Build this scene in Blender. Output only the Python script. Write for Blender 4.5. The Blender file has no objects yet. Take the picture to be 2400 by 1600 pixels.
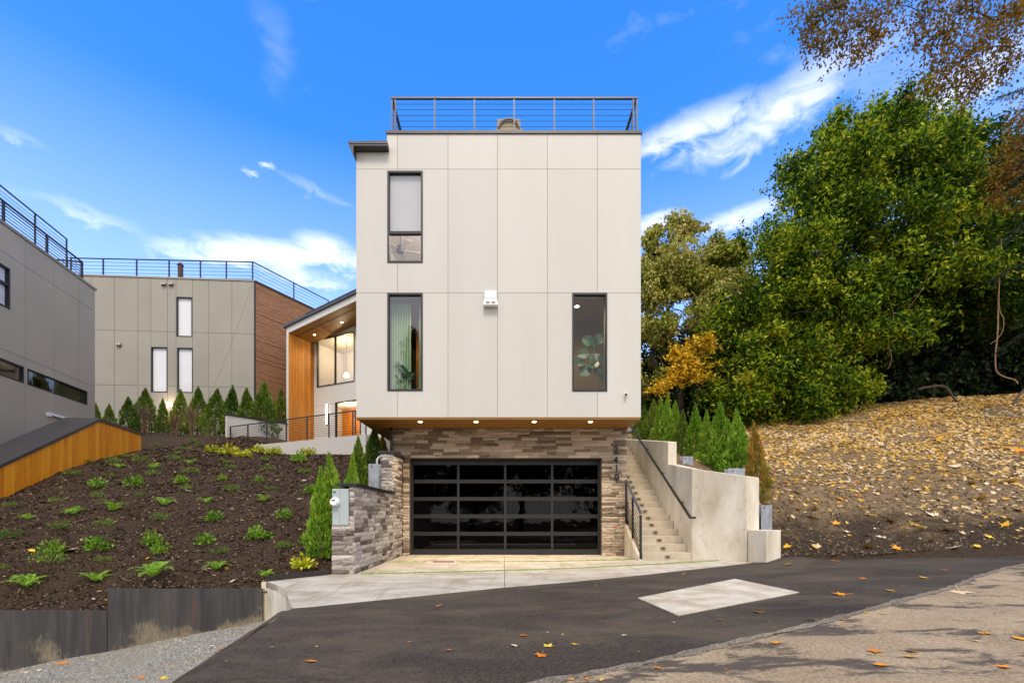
import bpy, math, random
import numpy as np
from mathutils import Vector, Matrix
from mathutils.geometry import delaunay_2d_cdt

R = math.radians
rnd = random.Random(7)
rng = np.random.default_rng(11)
scene = bpy.context.scene
COL = scene.collection

# ---------------------------------------------------------------- camera
FPX, CX, HY, ZC = 1100.0, 1180.0, 1209.0, 1.07   # focal length in photo pixels, vanishing point, eye height
cam = bpy.data.cameras.new('camera')
cam.sensor_width = 36.0
cam.lens = FPX / 2400 * 36
cam.shift_x = (1200 - CX) / 2400
cam.shift_y = (HY - 800) / 2400
cam.clip_start = 0.05
cam.clip_end = 2000
camo = bpy.data.objects.new('camera', cam)
camo.location = (0, 0, ZC)
camo.rotation_euler = (R(90), 0, 0)
COL.objects.link(camo)
scene.camera = camo

# ---------------------------------------------------------------- sky and sun
SUN_EL, SUN_AZ = 54.0, 177.0          # azimuth clockwise from +Y: high behind the camera
world = bpy.data.worlds.new('World')
scene.world = world
world.use_nodes = True


def build_sky():
    nt = world.node_tree
    nt.nodes.clear()
    N, L = nt.nodes.new, nt.links.new

    def math_(op, a, b=None, clamp=False):
        n = N('ShaderNodeMath')
        n.operation = op
        n.use_clamp = clamp
        for i, v in enumerate((a, b)):
            if v is None:
                continue
            if isinstance(v, (int, float)):
                n.inputs[i].default_value = v
            else:
                L(v, n.inputs[i])
        return n.outputs[0]
    out = N('ShaderNodeOutputWorld')
    bg = N('ShaderNodeBackground')
    L(bg.outputs[0], out.inputs[0])
    sky = N('ShaderNodeTexSky')
    sky.sky_type = 'NISHITA'
    sky.sun_disc = False
    sky.sun_elevation = R(SUN_EL)
    sky.sun_rotation = R(SUN_AZ)
    sky.altitude = 0
    sky.air_density = 1.0
    sky.dust_density = 0.6
    sky.ozone_density = 2.5
    tc = N('ShaderNodeTexCoord')
    sep = N('ShaderNodeSeparateXYZ')
    L(tc.outputs['Generated'], sep.inputs[0])
    az = math_('ARCTAN2', sep.outputs[0], sep.outputs[1])
    el = math_('ARCSINE', sep.outputs[2])
    # cloud noise, stretched along the horizon
    mp = N('ShaderNodeMapping')
    mp.inputs['Scale'].default_value = (2.2, 2.2, 4.6)
    L(tc.outputs['Generated'], mp.inputs[0])
    n1 = N('ShaderNodeTexNoise')
    n1.inputs['Scale'].default_value = 2.4
    n1.inputs['Detail'].default_value = 9
    n1.inputs['Roughness'].default_value = 0.58
    n1.inputs['Distortion'].default_value = 0.35
    L(mp.outputs[0], n1.inputs['Vector'])
    n2 = N('ShaderNodeTexNoise')
    n2.inputs['Scale'].default_value = 9
    n2.inputs['Detail'].default_value = 11
    n2.inputs['Roughness'].default_value = 0.6
    n2.inputs['Distortion'].default_value = 0.6
    L(mp.outputs[0], n2.inputs['Vector'])
    # uneven outlines
    azw = math_('ADD', az, math_('MULTIPLY', math_('SUBTRACT', n1.outputs[0], 0.5), 0.22))
    elw = math_('ADD', el, math_('MULTIPLY', math_('SUBTRACT', n2.outputs[0], 0.5), 0.05))
    # broad thin cloud everywhere
    # (the panes of the house mirror a whiter, more clouded sky on the side behind the viewer)
    cover = math_('ADD', math_('SUBTRACT', 0.36, math_('MULTIPLY', sep.outputs[1], 0.6)), math_('MULTIPLY', sep.outputs[0], 0.14))
    veil = math_('ADD', math_('MULTIPLY', math_('SUBTRACT', n1.outputs[0], 0.56), 0.9), cover, True)
    low = math_('MULTIPLY', math_('SUBTRACT', 1.0, math_('MULTIPLY', el, 1.55), True), 0.5)
    total = math_('ADD', veil, low)
    # single clouds: azimuth, elevation (rad), half sizes, tilt, strength

    def dirn(px, py):
        v = Vector(((px - CX) / FPX, 1, (HY - py) / FPX)).normalized()
        return math.atan2(v.x, v.y), math.asin(v.z)
    clouds = [(1830, 255, 450, 105, -0.16, 0.72), (1620, 300, 240, 70, -0.10, 0.7), (2250, 200, 260, 90, -0.15, 0.8),
              (660, 600, 260, 55, -0.06, 1.25), (770, 580, 130, 50, 0.0, 0.9), (735, 655, 120, 40, 0, 0.7), (628, 391, 46, 18, 0, .8),
              (560, 396, 40, 14, 0, .5), (650, 110, 85, 170, 0.35, 0.10), (740, 447, 110, 24, 0.2, 0.22), (200, 500, 220, 26, 0.0, 0.3),
              (1540, 515, 110, 32, 0, 0.9), (1760, 500, 150, 40, 0, 0.8), (60, 330, 120, 20, 0.1, 0.2), (480, 600, 160, 40, -.05, .5)]
    for (px, py, wx, wy, tilt, s) in clouds:
        a0, e0 = dirn(px, py)
        a1, e1 = dirn(px + wx, py)
        a2, e2 = dirn(px, py - wy)
        sa, se = max(1e-3, abs(a1 - a0)), max(1e-3, abs(e2 - e0))
        da = math_('SUBTRACT', azw, a0)
        de = math_('SUBTRACT', math_('SUBTRACT', elw, e0), math_('MULTIPLY', da, -tilt))
        q = math_('ADD', math_('POWER', math_('ABSOLUTE', math_('DIVIDE', da, sa)), 2.0),
                  math_('POWER', math_('ABSOLUTE', math_('DIVIDE', de, se)), 2.0))
        m = math_('SUBTRACT', 1.0, q, True)
        # the noise eats the rim of the cloud and thins it inside
        k = math_('MULTIPLY', math_('ADD', math_('MULTIPLY', m, 0.9), math_('MULTIPLY', math_('SUBTRACT', n2.outputs[0], 0.62), 2.0)), s, True)
        k = math_('MULTIPLY', k, math_('POWER', m, 1.25))
        total = math_('SUBTRACT', math_('ADD', total, k), math_('MULTIPLY', total, k))
    fac = math_('MULTIPLY', total, 0.9, True)
    mix = N('ShaderNodeMix')
    mix.data_type = 'RGBA'
    L(fac, mix.inputs[0])
    # saturate the blue a little as the photograph's processing does
    hsv = N('ShaderNodeHueSaturation')
    hsv.inputs['Hue'].default_value = 0.51
    hsv.inputs['Saturation'].default_value = 1.38
    hsv.inputs['Value'].default_value = 1.5
    L(sky.outputs[0], hsv.inputs['Color'])
    L(hsv.outputs[0], mix.inputs[6])
    mix.inputs[7].default_value = CLOUD
    L(mix.outputs[2], bg.inputs[0])
    bg.inputs[1].default_value = 0.15


CLOUD = (6.6, 6.5, 6.5, 1)
build_sky()
sun = bpy.data.lights.new('sun', 'SUN')
sun.energy = 1.5
sun.angle = R(20)
sun.color = (1.0, 0.86, 0.68)
suno = bpy.data.objects.new('sun', sun)
_d = Vector((math.sin(R(SUN_AZ)) * math.cos(R(SUN_EL)), math.cos(R(SUN_AZ)) * math.cos(R(SUN_EL)), math.sin(R(SUN_EL))))
suno.rotation_euler = (-_d).to_track_quat('-Z', 'Y').to_euler()
suno.location = (0, -20, 40)
COL.objects.link(suno)

vs = scene.view_settings
vs.view_transform = 'Standard'
vs.look = 'None'
vs.gamma = 1.0
vs.exposure = 0.88
vs.use_curve_mapping = False
scene.cycles.use_denoising = True
scene.cycles.max_bounces = 8
scene.cycles.transparent_max_bounces = 12
scene.cycles.sample_clamp_indirect = 6.0

# ---------------------------------------------------------------- helpers


def X(px, Y):
    return (px - CX) / FPX * Y


def Z(py, Y):
    return ZC + (HY - py) / FPX * Y


def P(px, py, Y):
    return (X(px, Y), Y, Z(py, Y))


def S(r, g, b):
    def f(c):
        c /= 255
        return c / 12.92 if c <= 0.04045 else ((c + 0.055) / 1.055) ** 2.4
    return (f(r), f(g), f(b), 1)


MATS = {}


class NT:
    def __init__(s, name):
        m = bpy.data.materials.new(name)
        m.use_nodes = True
        s.m = m
        s.t = m.node_tree
        s.b = s.t.nodes['Principled BSDF']
        s.o = s.t.nodes['Material Output']
        MATS[name] = m

    def n(s, t, **kw):
        x = s.t.nodes.new(t)
        for k, v in kw.items():
            setattr(x, k, v)
        return x

    def l(s, a, b):
        s.t.links.new(a, b)

    def math(s, op, a, b=None, clamp=False):
        n = s.n('ShaderNodeMath', operation=op, use_clamp=clamp)
        for i, v in enumerate((a, b)):
            if v is None:
                continue
            if isinstance(v, (int, float)):
                n.inputs[i].default_value = v
            else:
                s.l(v, n.inputs[i])
        return n.outputs[0]

    def pos(s, scale=(1, 1, 1), rot=(0, 0, 0)):
        g = s.n('ShaderNodeNewGeometry')
        mp = s.n('ShaderNodeMapping')
        mp.inputs['Scale'].default_value = scale
        mp.inputs['Rotation'].default_value = rot
        s.l(g.outputs['Position'], mp.inputs[0])
        return mp.outputs[0]

    def noise(s, vec, scale, detail=5, rough=0.55, dist=0.0):
        n = s.n('ShaderNodeTexNoise')
        n.inputs['Scale'].default_value = scale
        n.inputs['Detail'].default_value = detail
        n.inputs['Roughness'].default_value = rough
        n.inputs['Distortion'].default_value = dist
        s.l(vec, n.inputs['Vector'])
        return n.outputs[0]

    def ramp(s, fac, stops):
        r = s.n('ShaderNodeValToRGB')
        e = r.color_ramp.elements
        while len(e) < len(stops):
            e.new(0.5)
        for q, (p, c) in zip(e, stops):
            q.position = p
            q.color = c
        s.l(fac, r.inputs[0])
        return r.outputs[0]

    def mix(s, fac, a, b, blend='MIX'):
        n = s.n('ShaderNodeMix', data_type='RGBA', blend_type=blend)
        for i, v in ((0, fac), (6, a), (7, b)):
            if isinstance(v, (int, float)):
                n.inputs[i].default_value = v
            elif isinstance(v, tuple):
                n.inputs[i].default_value = v
            else:
                s.l(v, n.inputs[i])
        return n.outputs[2]

    def color(s, c):
        if isinstance(c, tuple):
            s.b.inputs['Base Color'].default_value = c
        else:
            s.l(c, s.b.inputs['Base Color'])

    def bump(s, h, strength=0.3, dist=0.01):
        b = s.n('ShaderNodeBump')
        b.inputs['Strength'].default_value = strength
        b.inputs['Distance'].default_value = dist
        s.l(h, b.inputs['Height'])
        s.l(b.outputs[0], s.b.inputs['Normal'])

    def set(s, rough=0.6, metal=0.0, spec=0.5):
        s.b.inputs['Roughness'].default_value = rough
        s.b.inputs['Metallic'].default_value = metal
        s.b.inputs['Specular IOR Level'].default_value = spec
        return s.m

    def objrand(s):
        return s.n('ShaderNodeObjectInfo').outputs['Random']

    def island(s):
        return s.n('ShaderNodeNewGeometry').outputs['Random Per Island']


def simple(name, c1, c2=None, scale=4, rough=0.6, metal=0.0, spec=0.5, bump=0.0, bscale=60, bdist=0.004, vec=(1, 1, 1), orand=0.0, lo=0.35, hi=0.65):
    t = NT(name)
    v = t.pos(vec)
    if c2:
        f = t.noise(v, scale, 6, 0.6)
        c = t.ramp(f, [(lo, c1), (hi, c2)])
    else:
        c = c1
    if orand:
        k = t.math('ADD', t.math('MULTIPLY', t.objrand(), orand), 1 - orand / 2)
        h = t.n('ShaderNodeHueSaturation')
        t.l(k, h.inputs['Value'])
        if isinstance(c, tuple):
            h.inputs['Color'].default_value = c
        else:
            t.l(c, h.inputs['Color'])
        c = h.outputs[0]
    t.color(c)
    if bump:
        t.bump(t.noise(v, bscale, 4), bump, bdist)
    return t.set(rough, metal, spec)


def mk_materials():
    simple('panel_white', S(195, 191, 182), S(191, 187, 177), 0.5, 0.55, bump=0.05, bscale=90, orand=0.07, spec=0.3, vec=(3.2, 3.2, 0.35))
    simple('panel_grey', S(148, 143, 129), S(142, 137, 124), 0.7, 0.6, bump=0.05, bscale=90, orand=0.05, spec=0.3)
    simple('panel_grey_dark', S(172, 160, 140), S(164, 153, 134), 0.7, 0.6, bump=0.05, bscale=90, orand=0.05, spec=0.3)
    simple('backing', S(150, 143, 134), rough=0.9)
    simple('backing_grey', S(72, 70, 68), rough=0.9)
    simple('dark_metal', (0.007, 0.0075, 0.009, 1), (0.011, 0.0115, 0.013, 1), 8, 0.5, 0.0, 0.5)
    simple('cap_metal', S(66, 63, 62), S(74, 71, 70), 5, 0.4, 0.3, 0.5)
    simple('rail_metal', S(86, 84, 86), S(74, 72, 74), 9, 0.4, 0.35)
    simple('door_frame_black', (0.010, 0.0105, 0.0115, 1), rough=0.5)
    simple('concrete', S(196, 186, 168), S(168, 158, 140), 1.6, 0.85, bump=0.25, bscale=45, bdist=0.004, spec=0.25)
    simple('step_concrete', S(188, 176, 154), S(166, 154, 132), 2.6, 0.85, bump=0.2, bscale=50, bdist=0.003, spec=0.25)
    simple('white_plastic', S(232, 232, 230), rough=0.35)
    simple('interior_white', S(205, 199, 194), rough=0.8)
    simple('mirrored_sky_white', S(214, 214, 216), rough=0.8)  # pale sky mirrored in the panes, put into a plain colour
    simple('bright_pane_grey', S(176, 173, 169), S(186, 182, 177), 0.5, rough=0.8)  # brightness of the upper facade pane, put into a colour
    simple('interior_tan', S(124, 104, 56), S(108, 90, 48), 1.0, 0.8)
    simple('interior_amber', S(190, 120, 40), S(150, 92, 30), 1.5, 0.7)
    simple('curtain_green', S(176, 200, 168), S(160, 186, 152), 3, 0.8)
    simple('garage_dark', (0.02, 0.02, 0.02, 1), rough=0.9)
    simple('galvanized', S(168, 172, 176), S(138, 142, 148), 12, 0.45, 0.55, vec=(1, 1, .4))
    simple('meter_grey', S(168, 178, 176), S(160, 170, 168), 3, 0.45)
    simple('rust_iron', S(112, 62, 44), S(84, 48, 38), 30, 0.8)
    simple('red_paint', S(196, 44, 30), rough=0.4)
    simple('green_plastic', S(40, 110, 84), rough=0.4)
    simple('black_trim', (0.006, 0.006, 0.007, 1), rough=0.65)
    simple('bark', S(92, 78, 64), S(58, 48, 40), 18, 0.9, bump=0.5, bscale=30, bdist=0.02, vec=(1, 1, .25))
    simple('vine', S(168, 132, 100), S(132, 100, 76), 14, 0.85)
    simple('twig', S(120, 92, 66), S(92, 70, 52), 14, 0.9)
    simple('tan_vent', S(148, 132, 106), S(124, 110, 88), 10, 0.6)
    simple('brown_stack', S(96, 72, 52), S(60, 46, 38), 20, 0.9)
    simple('moss', S(120, 148, 30), S(84, 112, 24), 25, 0.95, bump=0.8, bscale=80, bdist=0.01)
    simple('soil_edge', S(52, 46, 42), S(40, 36, 34), 20, 0.9)
    simple('cable_grey', S(112, 108, 100), rough=0.6)

    def wood(name, cs, vec, rough=0.5, orand=0.25, spec=0.35):
        t = NT(name)
        v = t.pos(vec)
        f = t.noise(v, 3.0, 7, 0.6, 0.5)
        f2 = t.math('ADD', t.math('MULTIPLY', f, 0.75), t.math('MULTIPLY', t.objrand(), orand))
        t.color(t.ramp(f2, [(0.28, cs[0]), (0.5, cs[1]), (0.72, cs[2])]))
        t.bump(f, 0.15, 0.004)
        t.set(rough, 0, spec)
    wood('wood_orange_v', (S(150, 88, 20), S(174, 108, 28), S(192, 126, 40)), (7, 7, 0.45))
    wood('wood_fence', (S(206, 118, 20), S(236, 148, 28), S(246, 168, 42)), (6, 6, 0.5), orand=0.3)
    wood('wood_soffit', (S(120, 82, 30), S(146, 102, 40), S(164, 118, 52)), (0.5, 9, 9))
    wood('wood_slat', (S(128, 88, 58), S(176, 128, 90), S(204, 160, 118)), (0.8, 0.8, 16), 0.7, 0.0)

    # weathered board formed concrete
    t = NT('concrete_wall')
    v = t.pos((1, 1, 0.45))
    f = t.noise(v, 1.7, 8, 0.62, 0.4)
    c = t.ramp(f, [(0.25, S(168, 156, 134)), (0.45, S(204, 193, 170)), (0.62, S(222, 213, 193)), (0.8, S(196, 186, 164))])
    g = t.noise(t.pos((1, 1, 1)), 5.5, 8, 0.7)
    c = t.mix(t.ramp(g, [(0.56, (0, 0, 0, 1)), (0.74, (0.5, 0.5, 0.5, 1))]), c, S(142, 132, 112))
    t.color(c)
    t.bump(t.noise(t.pos(), 35, 5), 0.3, 0.005)
    t.set(0.85, 0, 0.25)

    # driveway concrete with brown tyre scuffs
    t = NT('driveway_concrete')
    f = t.noise(t.pos((0.6, 1.6, 1)), 1.4, 8, 0.6, 0.6)
    c = t.ramp(f, [(0.28, S(150, 138, 114)), (0.46, S(174, 165, 145)), (0.62, S(192, 184, 166)), (0.8, S(164, 146, 114))])
    g = t.noise(t.pos((1.6, 0.35, 1), (0, 0, 0.5)), 2.0, 7, 0.65, 0.8)
    c = t.mix(t.ramp(g, [(0.5, (0, 0, 0, 1)), (0.7, (0.6, 0.6, 0.6, 1))]), c, S(134, 110, 80))
    t.color(c)
    t.bump(t.noise(t.pos(), 70, 4), 0.2, 0.003)
    t.set(0.7, 0, 0.3)

    # asphalt
    def asphalt(name, a, b, patch, speck, p_lo, p_hi, bs=0.45, pscale=1.1, grain=1.0):
        t = NT(name)
        f = t.noise(t.pos(), 0.7, 7, 0.6, 0.5)
        c = t.ramp(f, [(0.3, a), (0.7, b)])
        vv = t.n('ShaderNodeTexVoronoi')
        vv.inputs['Scale'].default_value = 70
        t.l(t.pos(), vv.inputs['Vector'])
        st = t.ramp(vv.outputs['Color'], [(0.25, (1 - .38 * grain,) * 3 + (1,)), (0.8, (1 + .42 * grain, 1 + .4 * grain, 1 + .38 * grain, 1))])
        c = t.mix(1.0, c, st, 'MULTIPLY')
        g = t.noise(t.pos((0.6, 1.3, 1), (0, 0, -0.52)), pscale, 14, 0.74, 0.5)
        c = t.mix(t.ramp(g, [(p_lo, (0, 0, 0, 1)), (p_hi, (1, 1, 1, 1))]), c, patch)
        h = t.noise(t.pos(), 160, 2)
        c = t.mix(t.ramp(h, [(0.68, (0, 0, 0, 1)), (0.76, (0.6, 0.6, 0.6, 1))]), c, speck)
        t.color(c)
        t.bump(t.math('ADD', t.noise(t.pos(), 120, 3), vv.outputs['Distance']), bs, 0.006)
        t.set(0.8, 0, 0.3)
    asphalt('asphalt_new', S(50, 43, 34), S(72, 63, 50), S(98, 85, 65), S(116, 104, 86), 0.46, 0.72, 0.5, 1.0)
    asphalt('asphalt_old', S(168, 148, 115), S(138, 119, 90), S(82, 72, 60), S(206, 194, 170), 0.505, 0.56, 0.4, 1.7, 0.6)
    asphalt('asphalt_seam', S(104, 95, 80), S(126, 116, 98), S(90, 84, 80), S(150, 144, 138), 0.6, 0.75)

    # gravel
    t = NT('gravel')
    vv = t.n('ShaderNodeTexVoronoi')
    vv.inputs['Scale'].default_value = 42
    t.l(t.pos(), vv.inputs['Vector'])
    c = t.ramp(vv.outputs['Color'], [(0.1, S(96, 94, 84)), (0.5, S(140, 136, 122)), (0.9, S(172, 166, 148))])
    f = t.noise(t.pos(), 1.3, 6)
    c = t.mix(t.ramp(f, [(0.45, (0, 0, 0, 1)), (0.7, (0.6, 0.6, 0.6, 1))]), c, S(150, 136, 108))
    t.color(c)
    t.bump(vv.outputs['Distance'], 0.8, 0.02)
    t.set(0.9, 0, 0.2)
    t = NT('gravel_stone')
    t.color(t.ramp(t.island(), [(0.0, S(92, 92, 86)), (0.5, S(140, 137, 126)), (1.0, S(186, 180, 164))]))
    t.set(0.85, 0, 0.25)

    # bark mulch
    t = NT('mulch')
    f = t.noise(t.pos((1, 1, 1.5)), 26, 6, 0.7, 1.2)
    f3 = t.noise(t.pos(), 90, 4, 0.7)
    c = t.ramp(t.math('ADD', t.math('MULTIPLY', f, 0.6), t.math('MULTIPLY', f3, 0.4)), [(0.36, S(34, 26, 19)), (0.5, S(82, 66, 51)), (0.64, S(128, 106, 84))])
    g = t.noise(t.pos(), 1.2, 5)
    c = t.mix(t.ramp(g, [(0.4, (0, 0, 0, 1)), (0.75, (0.4, 0.4, 0.4, 1))]), c, S(86, 70, 52))
    t.color(c)
    t.bump(t.math('ADD', f, f3), 1.0, 0.05)
    t.set(0.95, 0, 0.1)
    t = NT('mulch_chip')
    t.color(t.ramp(t.island(), [(0.0, S(32, 24, 18)), (0.5, S(76, 61, 48)), (0.85, S(118, 97, 76)), (1.0, S(166, 142, 110))]))
    t.set(0.95, 0, 0.15)

    # hillside earth
    t = NT('earth')
    f = t.noise(t.pos(), 9, 9, 0.7, 0.7)
    c = t.ramp(f, [(0.3, S(98, 79, 55)), (0.5, S(148, 124, 90)), (0.7, S(182, 158, 122))])
    # darker damp soil along the road edge and in patches
    g = t.noise(t.pos((0.7, 1, 1)), 0.55, 7, 0.65, 0.6)
    sp = t.n('ShaderNodeSeparateXYZ')
    gg = t.n('ShaderNodeNewGeometry')
    t.l(gg.outputs['Position'], sp.inputs[0])
    hz = t.math('MULTIPLY', t.math('SUBTRACT', 1.25, sp.outputs[2]), 0.28)
    w = t.math('ADD', g, t.math('MAXIMUM', t.math('MINIMUM', hz, 0.3), -0.25))
    c = t.mix(t.ramp(w, [(0.5, (0, 0, 0, 1)), (0.64, (0.92, 0.92, 0.92, 1))]), c,
              t.ramp(t.noise(t.pos(), 22, 6, 0.7, 1), [(0.35, S(44, 35, 28)), (0.65, S(88, 72, 56))]))
    t.color(c)
    t.bump(t.math('ADD', f, t.noise(t.pos(), 30, 6, 0.7)), 1.0, 0.09)
    t.set(0.95, 0, 0.15)

    # weathering steel plate
    t = NT('steel_plate')
    f = t.noise(t.pos((2.2, 2.2, 0.22)), 2.4, 8, 0.65, 0.4)
    c = t.ramp(f, [(0.3, S(46, 45, 45)), (0.48, S(64, 62, 60)), (0.62, S(80, 76, 71)), (0.78, S(56, 55, 57))])
    g = t.noise(t.pos((3, 3, 0.35)), 3.0, 7, 0.6)
    c = t.mix(t.ramp(g, [(0.6, (0, 0, 0, 1)), (0.75, (0.5, 0.5, 0.5, 1))]), c, S(120, 72, 44))
    # dried mud splashed up from the gravel
    sp = t.n('ShaderNodeSeparateXYZ')
    gg = t.n('ShaderNodeNewGeometry')
    t.l(gg.outputs['Position'], sp.inputs[0])
    base = t.math('ADD', t.math('MULTIPLY', t.math('ADD', sp.outputs[0], 3.86), 0.193), -0.62)
    hgt = t.math('SUBTRACT', sp.outputs[2], base)
    q = t.noise(t.pos((1, 1, 1)), 1.15, 3, 0.5)
    q2 = t.noise(t.pos((9, 9, 2.2)), 4.0, 8, 0.8)
    reach = t.math('MULTIPLY', t.math('MAXIMUM', t.math('SUBTRACT', q, 0.42), 0.0), 3.0)
    m = t.math('SUBTRACT', t.math('ADD', reach, t.math('MULTIPLY', t.math('SUBTRACT', q2, 0.5), 1.8)), t.math('MULTIPLY', hgt, 1.25))
    c = t.mix(t.ramp(m, [(0.05, (0, 0, 0, 1)), (0.5, (0.75, 0.75, 0.75, 1))]), c, S(150, 136, 110))
    t.color(c)
    t.bump(f, 0.1, 0.004)
    t.set(0.55, 0.25, 0.4)

    # ledge stones: the tone changes from piece to piece
    def stone(name, stops):
        t = NT(name)
        r = t.objrand()
        f = t.noise(t.pos((1, 1, 3)), 9, 7, 0.68, 0.6)
        k = t.math('ADD', t.math('MULTIPLY', r, 0.72), t.math('MULTIPLY', f, 0.40))
        t.color(t.ramp(k, stops))
        t.bump(t.math('ADD', f, t.noise(t.pos((1, 1, 2)), 40, 4)), 1.0, 0.03)
        t.set(0.9, 0, 0.2)
    stone('stone_band', [(0.12, S(92, 79, 65)), (0.34, S(132, 116, 98)), (0.56, S(170, 153, 132)), (0.85, S(202, 186, 164))])
    stone('stone_wing', [(0.12, S(84, 74, 66)), (0.32, S(126, 115, 104)), (0.5, S(172, 161, 149)), (0.9, S(208, 198, 186))])
    simple('stone_backing', S(70, 62, 55), rough=0.95)
    simple('vault_concrete', S(206, 196, 174), S(168, 154, 128), 2.6, 0.85, bump=0.3, bscale=60, spec=0.2)

    # window glass: clear pane whose mirror part grows with the angle
    def glass(name, ior, tint):
        t = NT(name)
        t.t.nodes.remove(t.b)
        f0 = ((ior - 1) / (ior + 1)) ** 2
        lw = t.n('ShaderNodeLayerWeight')
        lw.inputs['Blend'].default_value = 0.5
        fres = t.math('ADD', t.math('MULTIPLY', t.math('POWER', lw.outputs['Facing'], 5.0), 1 - f0), f0)
        tr = t.n('ShaderNodeBsdfTransparent')
        tr.inputs[0].default_value = tint
        gl = t.n('ShaderNodeBsdfGlossy')
        gl.inputs['Roughness'].default_value = 0.015
        mx = t.n('ShaderNodeMixShader')
        bp = t.n('ShaderNodeBump')
        bp.inputs['Strength'].default_value = 0.05
        bp.inputs['Distance'].default_value = 0.05
        t.l(t.noise(t.pos(), 2.0, 3), bp.inputs['Height'])
        t.l(bp.outputs[0], gl.inputs['Normal'])
        t.l(fres, mx.inputs[0])
        t.l(tr.outputs[0], mx.inputs[1])
        t.l(gl.outputs[0], mx.inputs[2])
        t.l(mx.outputs[0], t.o.inputs[0])
    glass('glass', 2.0, (0.86, 0.88, 0.86, 1))
    glass('glass_bright', 2.0, (0.98, 0.98, 0.98, 1))
    glass('glass_clear', 1.5, (0.97, 0.97, 0.97, 1))
    glass('glass_dark', 1.31, (0.28, 0.27, 0.26, 1))

    def emit(name, c, s):
        t = NT(name)
        t.t.nodes.remove(t.b)
        e = t.n('ShaderNodeEmission')
        e.inputs[0].default_value = c
        e.inputs[1].default_value = s
        t.l(e.outputs[0], t.o.inputs[0])
    emit('lamp_warm', (1, 0.78, 0.5, 1), 9.0)
    emit('lamp_white', (1, 0.93, 0.84, 1), 6.0)

    # foliage: one tone per leaf, light shining through
    def leaf(name, stops, transl=0.3, rough=0.5, spec=0.3, objw=0.0):
        t = NT(name)
        r = t.island()
        if objw:
            r = t.math('ADD', t.math('MULTIPLY', r, 1 - objw), t.math('MULTIPLY', t.objrand(), objw))
        # clump tone
        g = t.noise(t.pos(), 0.55, 5)
        k = t.math('ADD', t.math('MULTIPLY', r, 0.62), t.math('MULTIPLY', t.math('SUBTRACT', g, 0.36), 1.25))
        c = t.ramp(k, stops)
        t.color(c)
        t.set(rough, 0, spec)
        tl = t.n('ShaderNodeBsdfTranslucent')
        t.l(c, tl.inputs[0])
        mx = t.n('ShaderNodeMixShader')
        mx.inputs[0].default_value = transl
        t.l(t.b.outputs[0], mx.inputs[1])
        t.l(tl.outputs[0], mx.inputs[2])
        t.l(mx.outputs[0], t.o.inputs[0])
    leaf('leaf_green', [(0.12, S(24, 46, 9)), (0.36, S(54, 86, 15)), (0.54, S(108, 140, 24)), (0.7, S(176, 188, 40)), (0.9, S(206, 198, 60)), (1.0, S(206, 160, 50))], 0.42, 0.55, 0.15)
    leaf('leaf_deep', [(0.1, S(28, 54, 18)), (0.45, S(44, 76, 22)), (0.75, S(80, 108, 28)), (1.0, S(134, 136, 40))], 0.38, 0.55, 0.15)
    leaf('leaf_ivy', [(0.05, S(58, 78, 20)), (0.3, S(120, 134, 36)), (0.52, S(178, 174, 60)), (0.75, S(206, 188, 116)), (1.0, S(220, 204, 160))], 0.35, 0.6)
    leaf('leaf_yellow', [(0.1, S(140, 124, 20)), (0.4, S(220, 178, 26)), (0.75, S(236, 190, 40)), (1.0, S(160, 162, 40))])
    leaf('leaf_autumn', [(0.08, S(84, 72, 18)), (0.35, S(112, 92, 26)), (0.65, S(140, 106, 30)), (1.0, S(176, 126, 38))], 0.4)
    leaf('leaf_orange', [(0.1, S(104, 80, 24)), (0.5, S(150, 108, 34)), (1.0, S(186, 138, 50))], 0.35)
    leaf('leaf_conifer_and_shade', [(0.1, S(22, 40, 22)), (0.5, S(40, 62, 30)), (1.0, S(66, 84, 40))], 0.1)  # conifer green, also the painted shade of the undergrowth behind
    leaf('leaf_arbor', [(0.08, S(48, 84, 18)), (0.36, S(96, 140, 34)), (0.62, S(146, 182, 52)), (1.0, S(194, 200, 84))], 0.35, 0.6, 0.2, 0.15)
    leaf('leaf_arbor_dark', [(0.1, S(46, 70, 18)), (0.42, S(84, 112, 32)), (0.7, S(122, 142, 46)), (1.0, S(170, 152, 76))], 0.25, 0.6, 0.2, 0.15)
    leaf('leaf_arbor_brown', [(0.1, S(70, 100, 24)), (0.36, S(112, 134, 36)), (0.5, S(140, 122, 44)), (0.68, S(168, 118, 50)), (1.0, S(190, 136, 62))], 0.15, 0.6, 0.2)
    leaf('leaf_fern', [(0.1, S(76, 124, 22)), (0.5, S(134, 180, 46)), (1.0, S(190, 210, 84))], 0.3, 0.5, 0.3, 0.3)
    leaf('leaf_shrub', [(0.1, S(62, 104, 24)), (0.5, S(110, 154, 38)), (1.0, S(164, 190, 56))], 0.3, 0.5, 0.3, 0.3)
    leaf('leaf_cover', [(0.1, S(66, 98, 34)), (0.5, S(110, 142, 52)), (1.0, S(160, 168, 72))], 0.2, 0.6, 0.2, 0.3)
    leaf('leaf_lime', [(0.1, S(150, 164, 30)), (0.5, S(196, 196, 40)), (1.0, S(226, 214, 80))], 0.3)
    leaf('leaf_indoor', [(0.1, S(20, 44, 26)), (0.6, S(40, 72, 44)), (1.0, S(70, 110, 60))], 0.1, 0.35)
    leaf('leaf_litter', [(0.1, S(126, 92, 46)), (0.28, S(184, 138, 46)), (0.45, S(208, 166, 60)), (0.6, S(196, 164, 110)), (0.85, S(218, 196, 158)), (1.0, S(180, 116, 44))], 0.1, 0.7, 0.2)

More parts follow.
